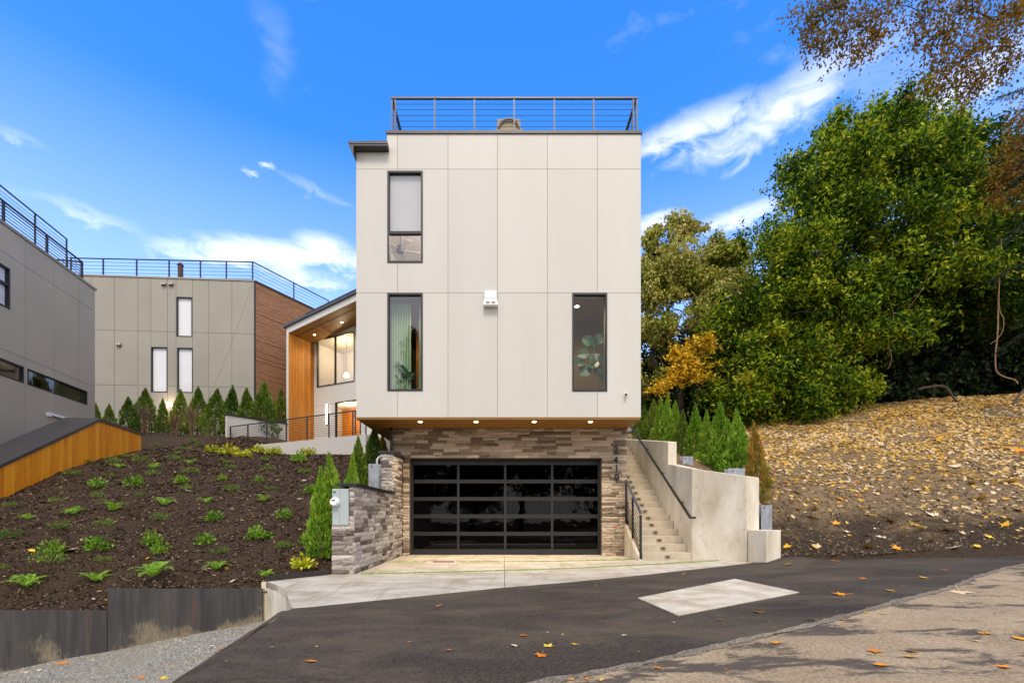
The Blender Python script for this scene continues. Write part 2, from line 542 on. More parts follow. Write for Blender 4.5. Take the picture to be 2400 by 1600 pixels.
    def fallen(name, cs):
        t = NT(name)
        f = t.math('ADD', t.math('MULTIPLY', t.objrand(), 0.6), t.math('MULTIPLY', t.noise(t.pos(), 25, 4), 0.45))
        t.color(t.ramp(f, [(0.15, cs[0]), (0.5, cs[1]), (0.85, cs[2])]))
        t.set(0.6, 0, 0.3)
    fallen('fallen_orange', (S(206, 112, 14), S(226, 138, 20), S(230, 156, 40)))
    fallen('fallen_yellow', (S(204, 150, 22), S(226, 178, 40), S(214, 186, 70)))
    fallen('fallen_pale', (S(206, 172, 120), S(222, 196, 156), S(232, 214, 186)))


mk_materials()


class Frame:
    """local wall coordinates: a along the wall, d out of the wall, z up"""
    def __init__(s, o=(0, 0, 0), u=(1, 0, 0), n=(0, -1, 0)):
        s.o, s.u, s.n = Vector(o), Vector(u).normalized(), Vector(n).normalized()

    def __call__(s, a, d, z):
        return s.o + s.u * a + s.n * d + Vector((0, 0, z))


WORLD = None
OFF = {}


class MB:
    def __init__(s, fr=None):
        s.v, s.f, s.fr = [], [], fr

    def pt(s, p):
        return tuple(s.fr(*p)) if s.fr else tuple(p)

    def quad(s, *ps):
        b = len(s.v)
        s.v += [s.pt(p) for p in ps]
        s.f.append(tuple(range(b, b + len(ps))))

    def box(s, x0, x1, y0, y1, z0, z1):
        b = len(s.v)
        s.v += [s.pt(p) for p in ((x0, y0, z0), (x1, y0, z0), (x1, y1, z0), (x0, y1, z0), (x0, y0, z1), (x1, y0, z1), (x1, y1, z1), (x0, y1, z1))]
        fs = ((0, 3, 2, 1), (4, 5, 6, 7), (0, 1, 5, 4), (1, 2, 6, 5), (2, 3, 7, 6), (3, 0, 4, 7))
        s.f += [tuple(b + i for i in q) for q in fs]
        return s

    def hexa(s, ps):
        b = len(s.v)
        s.v += [s.pt(p) for p in ps]
        fs = ((0, 3, 2, 1), (4, 5, 6, 7), (0, 1, 5, 4), (1, 2, 6, 5), (2, 3, 7, 6), (3, 0, 4, 7))
        s.f += [tuple(b + i for i in q) for q in fs]
        return s

    def plate(s, a0, a1, z0, z1, d0, d1, holes=()):
        """slab between depths d0 and d1 over a rectangle with rectangular holes"""
        As = sorted({a0, a1, *[min(max(h[0], a0), a1) for h in holes], *[min(max(h[1], a0), a1) for h in holes]})
        Zs = sorted({z0, z1, *[min(max(h[2], z0), z1) for h in holes], *[min(max(h[3], z0), z1) for h in holes]})
        na, nz = len(As) - 1, len(Zs) - 1

        def full(i, j):
            if not (0 <= i < na and 0 <= j < nz):
                return False
            ca, cz = (As[i] + As[i + 1]) / 2, (Zs[j] + Zs[j + 1]) / 2
            return not any(h[0] < ca < h[1] and h[2] < cz < h[3] for h in holes)
        for i in range(na):
            for j in range(nz):
                if not full(i, j):
                    continue
                A, B, C, D = As[i], As[i + 1], Zs[j], Zs[j + 1]
                s.quad((A, d1, C), (B, d1, C), (B, d1, D), (A, d1, D))
                s.quad((A, d0, C), (A, d0, D), (B, d0, D), (B, d0, C))
                if not full(i - 1, j):
                    s.quad((A, d0, C), (A, d1, C), (A, d1, D), (A, d0, D))
                if not full(i + 1, j):
                    s.quad((B, d0, C), (B, d0, D), (B, d1, D), (B, d1, C))
                if not full(i, j - 1):
                    s.quad((A, d0, C), (B, d0, C), (B, d1, C), (A, d1, C))
                if not full(i, j + 1):
                    s.quad((A, d0, D), (A, d1, D), (B, d1, D), (B, d0, D))
        return s

    def prism(s, poly, z0, z1):
        """vertical prism; z0 and z1 may be lists, one per corner"""
        n = len(poly)
        z0 = z0 if isinstance(z0, (list, tuple)) else [z0] * n
        z1 = z1 if isinstance(z1, (list, tuple)) else [z1] * n
        b = len(s.v)
        s.v += [s.pt((p[0], p[1], z)) for p, z in zip(poly, z0)] + [s.pt((p[0], p[1], z)) for p, z in zip(poly, z1)]
        s.f.append(tuple(b + i for i in reversed(range(n))))
        s.f.append(tuple(b + n + i for i in range(n)))
        for i in range(n):
            j = (i + 1) % n
            s.f.append((b + i, b + j, b + n + j, b + n + i))
        return s

    def tube(s, pts, r, n=8, cap=True):
        pts = [Vector(s.pt(p)) for p in pts]
        rs = r if isinstance(r, (list, tuple)) else [r] * len(pts)
        b = len(s.v)
        up = None
        for i, p in enumerate(pts):
            d = (pts[min(i + 1, len(pts) - 1)] - pts[max(i - 1, 0)]).normalized()
            if up is None:
                up = Vector((0, 0, 1)) if abs(d.z) < 0.9 else Vector((1, 0, 0))
            q = d.cross(up).normalized()
            up = q.cross(d).normalized()
            for k in range(n):
                a = 2 * math.pi * k / n
                s.v.append(tuple(p + (q * math.cos(a) + up * math.sin(a)) * rs[i]))
        for i in range(len(pts) - 1):
            for k in range(n):
                k2 = (k + 1) % n
                s.f.append((b + i * n + k, b + i * n + k2, b + (i + 1) * n + k2, b + (i + 1) * n + k))
        if cap:
            s.f.append(tuple(b + k for k in reversed(range(n))))
            s.f.append(tuple(b + (len(pts) - 1) * n + k for k in range(n)))
        return s

    def disc(s, c, ax, r0, r1, h, n=20):
        """frustum from c along ax"""
        c, ax = Vector(c), Vector(ax).normalized()
        s.tube([c, c + ax * h], [r0, r1], n)
        return s

    def mesh(s, name, off=(0, 0, 0), smooth=False):
        me = bpy.data.meshes.new(name)
        o = Vector(off)
        me.from_pydata([(v[0] - o.x, v[1] - o.y, v[2] - o.z) for v in s.v], [], s.f)
        if smooth:
            me.polygons.foreach_set('use_smooth', [True] * len(me.polygons))
        return me

    def build(s, name, mat, parent=None, smooth=False, bevel=0.0):
        if parent is None:
            xs, ys, zs = zip(*s.v)
            off = Vector(((min(xs) + max(xs)) / 2, (min(ys) + max(ys)) / 2, min(zs)))
        else:
            off = OFF[parent.name]
        me = s.mesh(name, off, smooth)
        me.materials.append(MATS[mat])
        o = bpy.data.objects.new(name, me)
        COL.objects.link(o)
        if parent is None:
            o.location = off
        else:
            o.parent = parent
        OFF[o.name] = Vector(off)
        if bevel:
            m = o.modifiers.new('edge', 'BEVEL')
            m.width = bevel
            m.segments = 2
            m.limit_method = 'ANGLE'
        return o


def tag(o, label=None, cat=None, group=None, kind=None):
    if label:
        o['label'] = label
    if cat:
        o['category'] = cat
    if group:
        o['group'] = group
    if kind:
        o['kind'] = kind
    return o


def thing(name, loc, label, cat, group=None, rz=0.0):
    o = bpy.data.objects.new(name, None)
    o.empty_display_size = 0.2
    o.location = loc
    o.rotation_euler.z = rz
    COL.objects.link(o)
    OFF[o.name] = Vector(loc)
    return tag(o, label, cat, group)


def part(name, me, parent, loc=(0, 0, 0), rot=(0, 0, 0), scale=(1, 1, 1)):
    o = bpy.data.objects.new(name, me)
    o.parent = parent
    o.location, o.rotation_euler, o.scale = loc, rot, scale
    COL.objects.link(o)
    return o


def np_mesh(name, verts, nper, mat):
    """mesh of separate faces with nper corners each, from an (n*nper,3) array"""
    verts = np.asarray(verts, dtype=np.float32).reshape(-1, 3)
    nv = len(verts)
    nf = nv // nper
    me = bpy.data.meshes.new(name)
    me.vertices.add(nv)
    me.vertices.foreach_set('co', verts.ravel())
    me.loops.add(nv)
    me.loops.foreach_set('vertex_index', np.arange(nv, dtype=np.int32))
    me.polygons.add(nf)
    me.polygons.foreach_set('loop_start', np.arange(0, nv, nper, dtype=np.int32))
    me.update(calc_edges=True)
    me.materials.append(MATS[mat])
    return me


def rbf(pts):
    p = np.array(pts, float)
    xy, z = p[:, :2], p[:, 2]
    n = len(p)

    def U(r2):
        return np.where(r2 < 1e-9, 0, r2 * np.log(np.maximum(r2, 1e-9)))
    d2 = ((xy[:, None] - xy[None]) ** 2).sum(-1)
    A = np.zeros((n + 3, n + 3))
    A[:n, :n] = U(d2) + np.eye(n) * 0.02
    A[:n, n] = 1
    A[:n, n + 1:] = xy
    A[n, :n] = 1
    A[n + 1:, :n] = xy.T
    w = np.linalg.solve(A, np.concatenate([z, np.zeros(3)]))

    def f(x, y):
        x, y = np.asarray(x, float), np.asarray(y, float)
        d2 = (x[..., None] - xy[:, 0]) ** 2 + (y[..., None] - xy[:, 1]) ** 2
        return (U(d2) * w[:n]).sum(-1) + w[n] + w[n + 1] * x + w[n + 2] * y
    return f


def sheet(name, poly, zf, step, mat, kind='structure', parent=None, skirt=0.0):
    """a ground sheet: polygon filled with a grid of points on the height zf(x, y)"""
    pts = []
    n = len(poly)
    edges = []
    for i in range(n):
        a, b = Vector(poly[i]), Vector(poly[(i + 1) % n])
        m = max(1, int((b - a).length / step))
        for k in range(m):
            pts.append(a + (b - a) * k / m)
    nb = len(pts)
    edges = [(i, (i + 1) % nb) for i in range(nb)]
    xs, ys = [p[0] for p in poly], [p[1] for p in poly]

    def inside(x, y):
        c = False
        for i in range(n):
            (x1, y1), (x2, y2) = poly[i][:2], poly[(i + 1) % n][:2]
            if (y1 > y) != (y2 > y) and x < (x2 - x1) * (y - y1) / (y2 - y1) + x1:
                c = not c
        return c
    x = min(xs) + step / 2
    while x < max(xs):
        y = min(ys) + step / 2
        while y < max(ys):
            if inside(x, y):
                pts.append(Vector((x, y)))
            y += step
        x += step
    vo, eo, fo, *_ = delaunay_2d_cdt(pts, edges, [], 1, 1e-4)
    m = MB()
    m.v = [(v.x, v.y, float(zf(v.x, v.y))) for v in vo]
    m.f = []
    for f in fo:
        c = sum((vo[i] for i in f), Vector((0, 0))) / len(f)
        if inside(c.x, c.y):
            a, b2, c2 = (vo[i] for i in f[:3])
            m.f.append(tuple(f) if (b2 - a).cross(c2 - a) > 0 else tuple(reversed(f)))
    if skirt:
        # outer rim
        q = [(p.x, p.y, float(zf(p.x, p.y))) for p in pts[:nb]]
        for i in range(nb):
            a, b2 = q[i], q[(i + 1) % nb]
            m.quad((a[0], a[1], a[2] - skirt), (b2[0], b2[1], b2[2] - skirt), b2, a)
    o = m.build(name, mat, parent, smooth=False)
    if kind:
        o['kind'] = kind
    return o


ORD = ['first', 'second', 'third', 'fourth', 'fifth', 'sixth', 'seventh', 'eighth', 'ninth', 'tenth', 'eleventh', 'twelfth', 'thirteenth', 'fourteenth', 'fifteenth', 'sixteenth', 'seventeenth', 'eighteenth', 'nineteenth', 'twentieth'] + ['twenty-' + q for q in ('first', 'second', 'third', 'fourth', 'fifth', 'sixth', 'seventh', 'eighth', 'ninth')]

# ---------------------------------------------------------------- ground


def road_z(x, y):
    q = np.asarray(x, float) - 1.0
    return 0.033 * 0.5 * (q + np.sqrt(q * q + 1))


def wav(x, y, s=1.0):
    return 0.008 * s * (np.sin(x * 1.7 + y * 0.9) + np.sin(x * 0.6 - y * 1.3 + 1.0))


def gravel_z(x, y):
    return np.maximum(-0.62 + 0.193 * (np.asarray(x, float) + 3.86), -2.6) + 0.012 * np.sin(x * 3.1 + y * 2.3)


def apron_z(x, y):
    return road_z(x, y) * np.clip((12.6 - np.asarray(y, float)) / 2.0, 0, 1) + 0.004


g = MB()
g.box(-500, 500, -500, 500, -5.2, -5.0)
tag(g.build('ground', 'earth'), kind='structure')
sheet('verge', [(-40, -9), (-40, -60), (45, -60), (45, -9)], lambda x, y: -0.05 + 0 * x, 6.0, 'earth')
SEAM = [(-1.95, 1.66), (-0.85, 2.36), (0.335, 3.07), (1.1, 3.45), (1.9, 3.87), (2.8, 4.33), (3.58, 4.79), (4.4, 5.28), (5.19, 5.71), (5.7, 6.0), (6.28, 6.4), (6.85, 6.82), (7.5, 7.19), (8.1, 7.6), (8.8, 7.93), (10.5, 8.97)]
sheet('old_road', [(x, y - 0.03) for x, y in SEAM] + [(18, 8.75), (32, 8.4), (32, -9), (-7, -9), (-7, -3), (-2.4, -0.5)], lambda x, y: road_z(x, y) - 0.012 + wav(x, y, 0.5), 0.6, 'asphalt_old')
HILLB = [(5.59, 9.45), (6.4, 9.5), (8.0, 9.32), (9.2, 9.15), (10.5, 8.97)]
APR = [(-2.45, 5.45), (-2.305, 5.5), (0, 7.0), (2.6, 8.22), (5.02, 9.42)]


def asph_z(x, y):
    bump = 0.12 * np.exp(-(((x - 5.75) / 0.5) ** 2 + ((y - 9.3) / 0.28) ** 2))
    return road_z(x, y) + wav(x, y, 0.6) * np.clip((7.0 - y) / 3, 0, 1) + bump


sheet('road', APR + [(5.16, 9.2)] + HILLB + list(reversed(SEAM[:-1])) + [(-1.9, 2.2), (-2.08, 3.3), (-2.3, 4.4)], asph_z, 0.25, 'asphalt_new')
# shoulder of the new asphalt falling to the gravel
ridge = [(-2.45, 5.45), (-2.45, 5.44), (-2.3, 4.4), (-2.08, 3.3), (-1.9, 2.2), (-1.95, 1.0), (-1.9, -0.5)]
foot = [(-3.72, 7.36), (-3.38, 6.1), (-3.2, 5.1), (-2.98, 4.1), (-2.75, 3.0), (-2.6, 1.4), (-2.5, -0.5)]
m = MB()
K = 6
rows = []
for (rx, ry), (fx, fy) in zip(ridge, foot):
    rz, fz = float(asph_z(rx, ry)), float(gravel_z(fx, fy)) - 0.01
    rows.append([(rx + (fx - rx) * t, ry + (fy - ry) * t, rz + (fz - rz) * (t ** 1.25 * 0.75 + 0.25 * t) + 0.02 * math.sin(9 * t + ry * 3)) for t in [k / K for k in range(K + 1)]])
for i in range(len(rows) - 1):
    for k in range(K):
        m.quad(rows[i][k], rows[i][k + 1], rows[i + 1][k + 1], rows[i + 1][k])
tag(m.build('road_shoulder', 'asphalt_new', smooth=True), kind='structure')
# seam where old and new asphalt meet
m = MB()
pts = []
for i in range(len(SEAM) - 1):
    for k in range(8):
        t = k / 8
        pts.append((SEAM[i][0] + (SEAM[i + 1][0] - SEAM[i][0]) * t, SEAM[i][1] + (SEAM[i + 1][1] - SEAM[i][1]) * t))
for i in range(len(pts) - 1):
    (x0, y0), (x1, y1) = pts[i], pts[i + 1]

    def wd(x):
        return 0.02 + 0.016 * math.sin(x * 7.3) * math.sin(x * 2.9 + 1) + 0.012 * math.sin(x * 23)
    za, zb = float(asph_z(x0, y0)) + 0.006, float(asph_z(x1, y1)) + 0.006
    nx, ny = 0.5, -0.86
    m.quad((x0 + nx * (wd(x0) + .02), y0 + ny * (wd(x0) + .02), za - 0.012), (x1 + nx * (wd(x1) + .02), y1 + ny * (wd(x1) + .02), zb - 0.012), (x1 - nx * wd(x1), y1 - ny * wd(x1), zb), (x0 - nx * wd(x0), y0 - ny * wd(x0), za))
tag(m.build('road_seam', 'asphalt_seam'), kind='structure')
sheet('gravel_strip', [(-3.84, 7.66), (-3.66, 7.2), (-3.3, 6.0), (-3.1, 5.0), (-2.88, 4.0), (-2.65, 3.0), (-2.5, 1.4), (-2.4, -1), (-14, -1), (-14, 7.66)], gravel_z, 0.5, 'gravel')

# gravel stones
n = 11000
gx = rng.uniform(-9.5, -2.7, n)
gy = rng.uniform(2.4, 7.62, n)
edge = np.interp(gy, [2.4, 3.0, 4.1, 5.1, 6.1, 7.36], [-2.68, -2.72, -2.95, -3.15, -3.35, -3.7])
k = gx < edge + 0.05
gx, gy = gx[k], gy[k]
n = len(gx)
gz = gravel_z(gx, gy)
s = rng.uniform(0.006, 0.019, n)
tet = np.array([[1, 0, -.3], [-.6, .8, -.3], [-.5, -.9, -.3], [0.1, 0, .8]])
fi = [(0, 1, 3), (1, 2, 3), (2, 0, 3)]
a = rng.uniform(0, 6.28, n)
ca, sa = np.cos(a), np.sin(a)
V = np.zeros((n, 4, 3))
for j in range(4):
    q = tet[j] * rng.uniform(0.6, 1.3, (n, 1)) * s[:, None]
    V[:, j, 0] = gx + ca * q[:, 0] - sa * q[:, 1]
    V[:, j, 1] = gy + sa * q[:, 0] + ca * q[:, 1]
    V[:, j, 2] = gz + q[:, 2]
W = np.stack([V[:, list(f)] for f in fi], 1)
# keep one island per stone so that its tone is even
me = bpy.data.meshes.new('gravel_stones')
me.from_pydata(V.reshape(-1, 3).tolist(), [], [tuple(4 * i + j for j in f) for i in range(n) for f in fi])
me.materials.append(MATS['gravel_stone'])
o = bpy.data.objects.new('gravel_stones', me)
COL.objects.link(o)
tag(o, 'loose grey crushed gravel strip below the steel wall', 'gravel', kind='stuff')

# ---- driveway apron: slabs cut by joints


def clip(poly, p, nrm):
    out = []
    for i in range(len(poly)):
        a, b = poly[i], poly[(i + 1) % len(poly)]
        da = (a[0] - p[0]) * nrm[0] + (a[1] - p[1]) * nrm[1]
        db = (b[0] - p[0]) * nrm[0] + (b[1] - p[1]) * nrm[1]
        if da >= 0:
            out.append(a)
        if (da >= 0) != (db >= 0):
            t = da / (da - db)
            out.append((a[0] + (b[0] - a[0]) * t, a[1] + (b[1] - a[1]) * t))
    return out


FLARE = [(-3.86, 7.66), (-3.72, 7.5), (-3.55, 7.32), (-3.36, 7.06), (-3.12, 6.7), (-2.86, 6.22), (-2.62, 5.76), (-2.45, 5.45)]
apron = FLARE + APR[1:] + [(4.98, 9.57), (4.2, 10.49), (3.08, 10.49), (3.36, 12.72), (3.36, 13.2), (-2.74, 13.2), (-2.74, 8.57), (-3.2, 8.57)]
J1p, J1n = (0, 10.9), (0.0, 1.0)
J2p = (0, 9.1)
_l = math.hypot(1, 0.185)
J2n = (-0.185 / _l, 1 / _l)
J3p, J3n = (0.02, 9), (1.0, 0.0)
g = 0.007
drive = MB()
drive.prism([(-2.7, 12.9), (3.3, 12.9), (3.3, 13.19), (-2.7, 13.19)], -0.4, -0.02)
drive = tag(drive.build('driveway', 'soil_edge'), kind='structure')
bands = [clip(apron, (J1p[0], J1p[1] + g), J1n),
         clip(clip(apron, (J1p[0], J1p[1] - g), (0, -1)), (J2p[0], J2p[1] + g), J2n),
         clip(apron, (J2p[0], J2p[1] - g), (-J2n[0], -J2n[1]))]
for b in bands:
    for sgn in (-1, 1):
        poly = clip(b, (J3p[0] + sgn * g * 0.6, 9), (sgn, 0))
        if len(poly) > 2:
            if sgn < 0 and b is bands[2]:
                # curved score line cuts the flare from the slab
                c1 = clip(poly, (-2.45, 7.0), (-0.82, 0.57))
                c2 = clip(poly, (-2.44, 7.005), (0.82, -0.57))
                for c in (c1, c2):
                    if len(c) > 2:
                        sheet('slab', c, apron_z, 0.35, 'driveway_concrete', None, drive, 0.1)
            else:
                sheet('slab', poly, apron_z, 0.35, 'driveway_concrete', None, drive, 0.1)
# face of the flare above the gravel
m = MB()
fl = [(-3.95, 7.66)] + FLARE
for i in range(len(fl) - 1):
    a, b = fl[i], fl[i + 1]
    m.quad((a[0], a[1], -1.2), (b[0], b[1], -1.2), (b[0], b[1], 0.0), (a[0], a[1], 0.0))
    m.quad((a[0], a[1], 0), (b[0], b[1], 0), (b[0] + .12, b[1] + .1, 0), (a[0] + .12, a[1] + .1, 0))
tag(m.build('retaining_face', 'concrete_wall', drive), None)
# moss in the joints
def moss(name, pts, w, label):
    m = MB()
    q = []
    for i in range(len(pts) - 1):
        a, b = Vector(pts[i]), Vector(pts[i + 1])
        k = max(2, int((b - a).length / 0.05))
        q += [a + (b - a) * j / k for j in range(k)]
    prev = None
    for p in q:
        ww = w * (0.55 + 0.5 * math.sin(p.x * 3.1) * math.sin(p.x * 1.3 + 2) + rnd.uniform(-.25, .35))
        ww = max(ww, 0.006)
        z = float(apron_z(p.x, p.y))
        h = 0.012 + rnd.uniform(0, 0.012)
        cur = ((p.x, p.y - ww, z + 0.002), (p.x, p.y, z + h), (p.x, p.y + ww, z + 0.002))
        if prev:
            m.quad(prev[0], cur[0], cur[1], prev[1])
            m.quad(prev[1], cur[1], cur[2], prev[2])
        prev = cur
    tag(m.build(name, 'moss', smooth=True), label, 'moss', kind='stuff')


moss('moss', [(-2.7, 10.9), (-1.75, 10.9)], 0.02, 'green moss growing in the driveway joint beside the rusty drain')
moss('moss', [(-1.1, 10.9), (3.1, 10.9)], 0.02, 'green moss line in the driveway joint nearest the garage door')
moss('moss', [(-2.62, 9.1 - 2.62 * .185), (4.6, 9.1 + 4.6 * .185)], 0.024, 'green moss line along the slanting driveway joint nearer the road')

# drain grate
t = thing('drain_grate', (X(1040, 10.9), 10.9, 0.0), 'rusty brown drain grate set in the driveway joint', 'drain')
m = MB().plate(X(1016, 10.9), X(1064, 10.9), 10.84, 10.97, 0, 0, ())
m = MB()
x0, x1 = X(1016, 10.9), X(1064, 10.9)
m.box(x0, x1, 10.83, 10.85, 0.005, 0.02).box(x0, x1, 10.96, 10.98, 0.005, 0.02).box(x0, x0 + .02, 10.85, 10.96, 0.005, 0.02).box(x1 - .02, x1, 10.85, 10.96, 0.005, 0.02)
m.build('frame', 'rust_iron', t)
for i in range(9):
    x = x0 + 0.04 + i * (x1 - x0 - 0.08) / 8
    MB().box(x - .012, x + .012, 10.85, 10.96, 0.004, 0.018).build('bar', 'rust_iron', t)

# utility vault lid in the road
lid = []
for px, py in ((1495, 1402), (1590, 1443), (1873, 1389), (1722, 1357)):
    Y = 8.0
    for _ in range(30):
        Y = (ZC - float(asph_z(X(px, Y), Y))) * FPX / (py - HY)
    lid.append((X(px, Y), Y))
t = thing('utility_vault', (lid[0][0], lid[0][1], 0.0), 'pale concrete utility vault lid set flush in dark asphalt', 'vault lid')
m = MB()
m.prism(lid, [float(asph_z(*p)) - 0.1 for p in lid], [float(asph_z(*p)) + 0.014 for p in lid])
m.build('lid', 'vault_concrete', t, bevel=0.008)
m = MB()
cen = (sum(p[0] for p in lid) / 4, sum(p[1] for p in lid) / 4)
rim = [(cen[0] + (p[0] - cen[0]) * 1.012, cen[1] + (p[1] - cen[1]) * 1.012) for p in lid]
m.prism(rim, [float(asph_z(*p)) - 0.1 for p in rim], [float(asph_z(*p)) + 0.007 for p in rim])
m.build('rim', 'asphalt_seam', t)

# ---- mulch bank on the left
mul = []
for x in (-4.0, -5.2, -6.3):
    mul += [(x, 7.62, -0.13)]
for x in (-6.6, -9, -12, -16, -24):
    mul += [(x, 7.62, -0.5)]
for x in (-4.2, -6, -8, -10):
    mul += [(x, 9.0, 0.45), (x, 10, 0.92), (x, 13, 2.02), (x, 16, 2.92), (x, 20, 3.72)]
mul += [(-3.2, 8.6, 0.03), (-3.2, 9.4, 0.5), (-3.2, 12, 1.65), (-3.2, 16, 2.9), (-3.2, 20, 3.6), (-12.4, 11.6, 1.5), (-13, 17, 3.45), (-14, 13, 2.3),
        (-11, 22.5, 4.75), (-13, 23.3, 5.05), (-16, 23.3, 5.1), (-20, 22, 5.2), (-24, 18, 4.0), (-20, 14, 2.5), (-8, 24, 4.1), (-24, 24, 5.3), (-10, 30, 5.2), (-24, 32, 5.4), (-3, 30, 5), (-2.9, 24, 4)]
mulch_z = rbf(mul)
cols = np.concatenate([np.linspace(-26, -13, 12)[:-1], np.linspace(-13, -6.44, 34), np.linspace(-6.40, -2.95, 28)])
tt = np.linspace(0, 1, 90) ** 1.7


def yb_left(x):
    return np.interp(x, [-30, -3.9, -3.78, -3.16, -2.9], [7.63, 7.63, 7.66, 8.58, 8.7])


GX = np.repeat(cols[:, None], len(tt), 1)
GY = yb_left(cols)[:, None] + (34 - yb_left(cols))[:, None] * tt[None]
GZ = mulch_z(GX, GY)
cap = np.where(GX < -6.42, -0.47, -0.11)
GZ = np.where(GY < 7.9, np.minimum(GZ, cap + (GY - 7.63) * 0.45), GZ)
GZ += rng.normal(0, 0.02, GZ.shape)
nc, nr = GX.shape
me = bpy.data.meshes.new('mulch_bank')
idx = np.arange(nc * nr).reshape(nc, nr)
fcs = np.stack([idx[:-1, :-1], idx[1:, :-1], idx[1:, 1:], idx[:-1, 1:]], -1).reshape(-1, 4)
me.from_pydata(np.stack([GX, GY, GZ], -1).reshape(-1, 3).tolist(), [], fcs.tolist())
me.materials.append(MATS['mulch'])
me.polygons.foreach_set('use_smooth', [True] * len(me.polygons))
o = bpy.data.objects.new('mulch_bank', me)
COL.objects.link(o)
tag(o, kind='structure')


def on_surface(px, py, zf, y0=7.0, y1=45.0):
    Y = y0
    while Y < y1:
        x, z = X(px, Y), Z(py, Y)
        if z <= float(zf(x, Y)):
            break
        Y += 0.04
    return Vector((X(px, Y), Y, float(zf(X(px, Y), Y))))


# bark chips lying on it
n = 60000
u = rng.random(n) ** 1.6
cx = rng.uniform(-13, -3.2, n)
cy = 7.66 + u * 14
ok = cy > yb_left(cx) + 0.02
cx, cy = cx[ok], cy[ok]
n = len(cx)
cz = mulch_z(cx, cy)
capc = np.where(cx < -6.42, -0.47, -0.11)
cz = np.where(cy < 7.9, np.minimum(cz, capc + (cy - 7.63) * 0.45), cz) + 0.006
a = rng.uniform(0, 6.28, n)
L = rng.uniform(0.008, 0.034, n) * (1 + (cy - 7.6) * 0.05)
w = L * rng.uniform(0.2, 0.5, n)
tl = rng.normal(0, 0.35, (n, 2))
d1 = np.stack([np.cos(a) * L, np.sin(a) * L, tl[:, 0] * L], -1)
d2 = np.stack([-np.sin(a) * w, np.cos(a) * w, tl[:, 1] * w + 0.3 * w], -1)
c = np.stack([cx, cy, cz], -1)
V = np.stack([c - d1 - d2, c + d1 - d2 * .6, c + d1 * .9 + d2, c - d1 * .8 + d2], 1)
o = bpy.data.objects.new('mulch_chips', np_mesh('mulch_chips', V, 4, 'mulch_chip'))
COL.objects.link(o)
tag(o, 'dark brown bark mulch chips covering the planted bank', 'mulch', kind='stuff')

# ---- steel retaining wall
t = thing('steel_retaining_wall', (-8, 7.6, -1.5), 'dark weathered steel plate wall holding back the mulch bank', 'retaining wall')
MB().box(-6.40, -3.9, 7.585, 7.61, -1.5, -0.1).build('plate', 'steel_plate', t, bevel=0.003)
MB().box(-14.0, -6.405, 7.575, 7.60, -3.0, -0.45).build('plate', 'steel_plate', t, bevel=0.003)
t = MB()
t.hexa([(-3.88, 7.68, -0.1), (-3.86, 7.64, -0.1), (-3.16, 8.54, -0.1), (-3.18, 8.58, -0.1), (-3.88, 7.68, 0.09), (-3.86, 7.64, 0.09), (-3.16, 8.54, 0.10), (-3.18, 8.58, 0.10)])
tag(t.build('garden_edging', 'soil_edge'), 'dark metal edging strip between mulch and the driveway flare', 'edging')

# ---- leafy hillside on the right
hil = [(5.59, 9.45, .26), (6.4, 9.5, .27), (8, 9.32, .3), (10, 9.05, .33), (14, 8.95, .46), (20, 8.8, .7), (32, 8.4, 1.2), (5.35, 10.3, 0.9), (5.1, 11.0, 1.55), (4.7, 12, 2.3), (4.5, 15, 3.3), (4.5, 19, 4.0),
       (6.1, 11.3, 1.45), (6, 12, 1.95), (5.5, 15, 3.0), (5.7, 19, 4.0), (10.3, 20, 4.76), (22, 20, 6.1), (16, 20, 5.45), (10, 14, 2.35), (16, 14, 2.75), (26, 14, 3.5),
       (8, 11, 1.05), (12, 11, 1.2), (20, 11, 1.6), (12, 30, 7), (25, 30, 9), (5, 30, 6), (34, 20, 7), (40, 30, 9), (8, 45, 9), (14, 45, 15), (24, 36, 14), (30, 45, 22), (40, 40, 20), (45, 14, 4.5)]
hill_z0 = rbf(hil)


def hill_z(x, y):
    x, y = np.asarray(x, float), np.asarray(y, float)
    rough = 0.05 * (np.sin(x * 2.3 + 1.3 * np.sin(y * 1.7)) * np.sin(y * 2.9 + x) + 0.6 * np.sin(x * 5.1 + y * 3.7) * np.sin(y * 6.3 - x * 2.0))
    return hill_z0(x, y) + rough * np.clip((y - 9.4) / 1.0, 0, 1)


cols = np.concatenate([np.linspace(4.44, 6.0, 26), np.linspace(6.06, 13, 90), np.linspace(13.2, 44, 70)])
tt = np.linspace(0, 1, 170) ** 1.7


def yb_right(x):
    return np.interp(x, [4.44, 4.46, 4.62, 5.3, 5.36, 5.58, 5.6, 6.4, 8, 9.2, 10.5, 18, 32, 45], [12.0, 10.75, 10.45, 9.8, 9.75, 9.5, 9.44, 9.49, 9.31, 9.14, 8.96, 8.74, 8.4, 8.2])


GX = np.repeat(cols[:, None], len(tt), 1)
GY = yb_right(cols)[:, None] + (48 - yb_right(cols))[:, None] * tt[None]
GZ = hill_z(GX, GY)
first = np.clip((GY - yb_right(cols)[:, None]) / 0.25, 0, 1)
GZ = np.where(GX > 5.59, (asph_z(GX, GY) - 0.02) * (1 - first) + GZ * first, GZ)
GZ += rng.normal(0, 0.012, GZ.shape) * first
nc, nr = GX.shape
idx = np.arange(nc * nr).reshape(nc, nr)
fcs = np.stack([idx[:-1, :-1], idx[1:, :-1], idx[1:, 1:], idx[:-1, 1:]], -1).reshape(-1, 4)
me = bpy.data.meshes.new('hillside')
me.from_pydata(np.stack([GX, GY, GZ], -1).reshape(-1, 3).tolist(), [], fcs.tolist())
me.materials.append(MATS['earth'])
me.polygons.foreach_set('use_smooth', [True] * len(me.polygons))
o = bpy.data.objects.new('hillside', me)
COL.objects.link(o)
tag(o, kind='structure')

# ---------------------------------------------------------------- shared building pieces


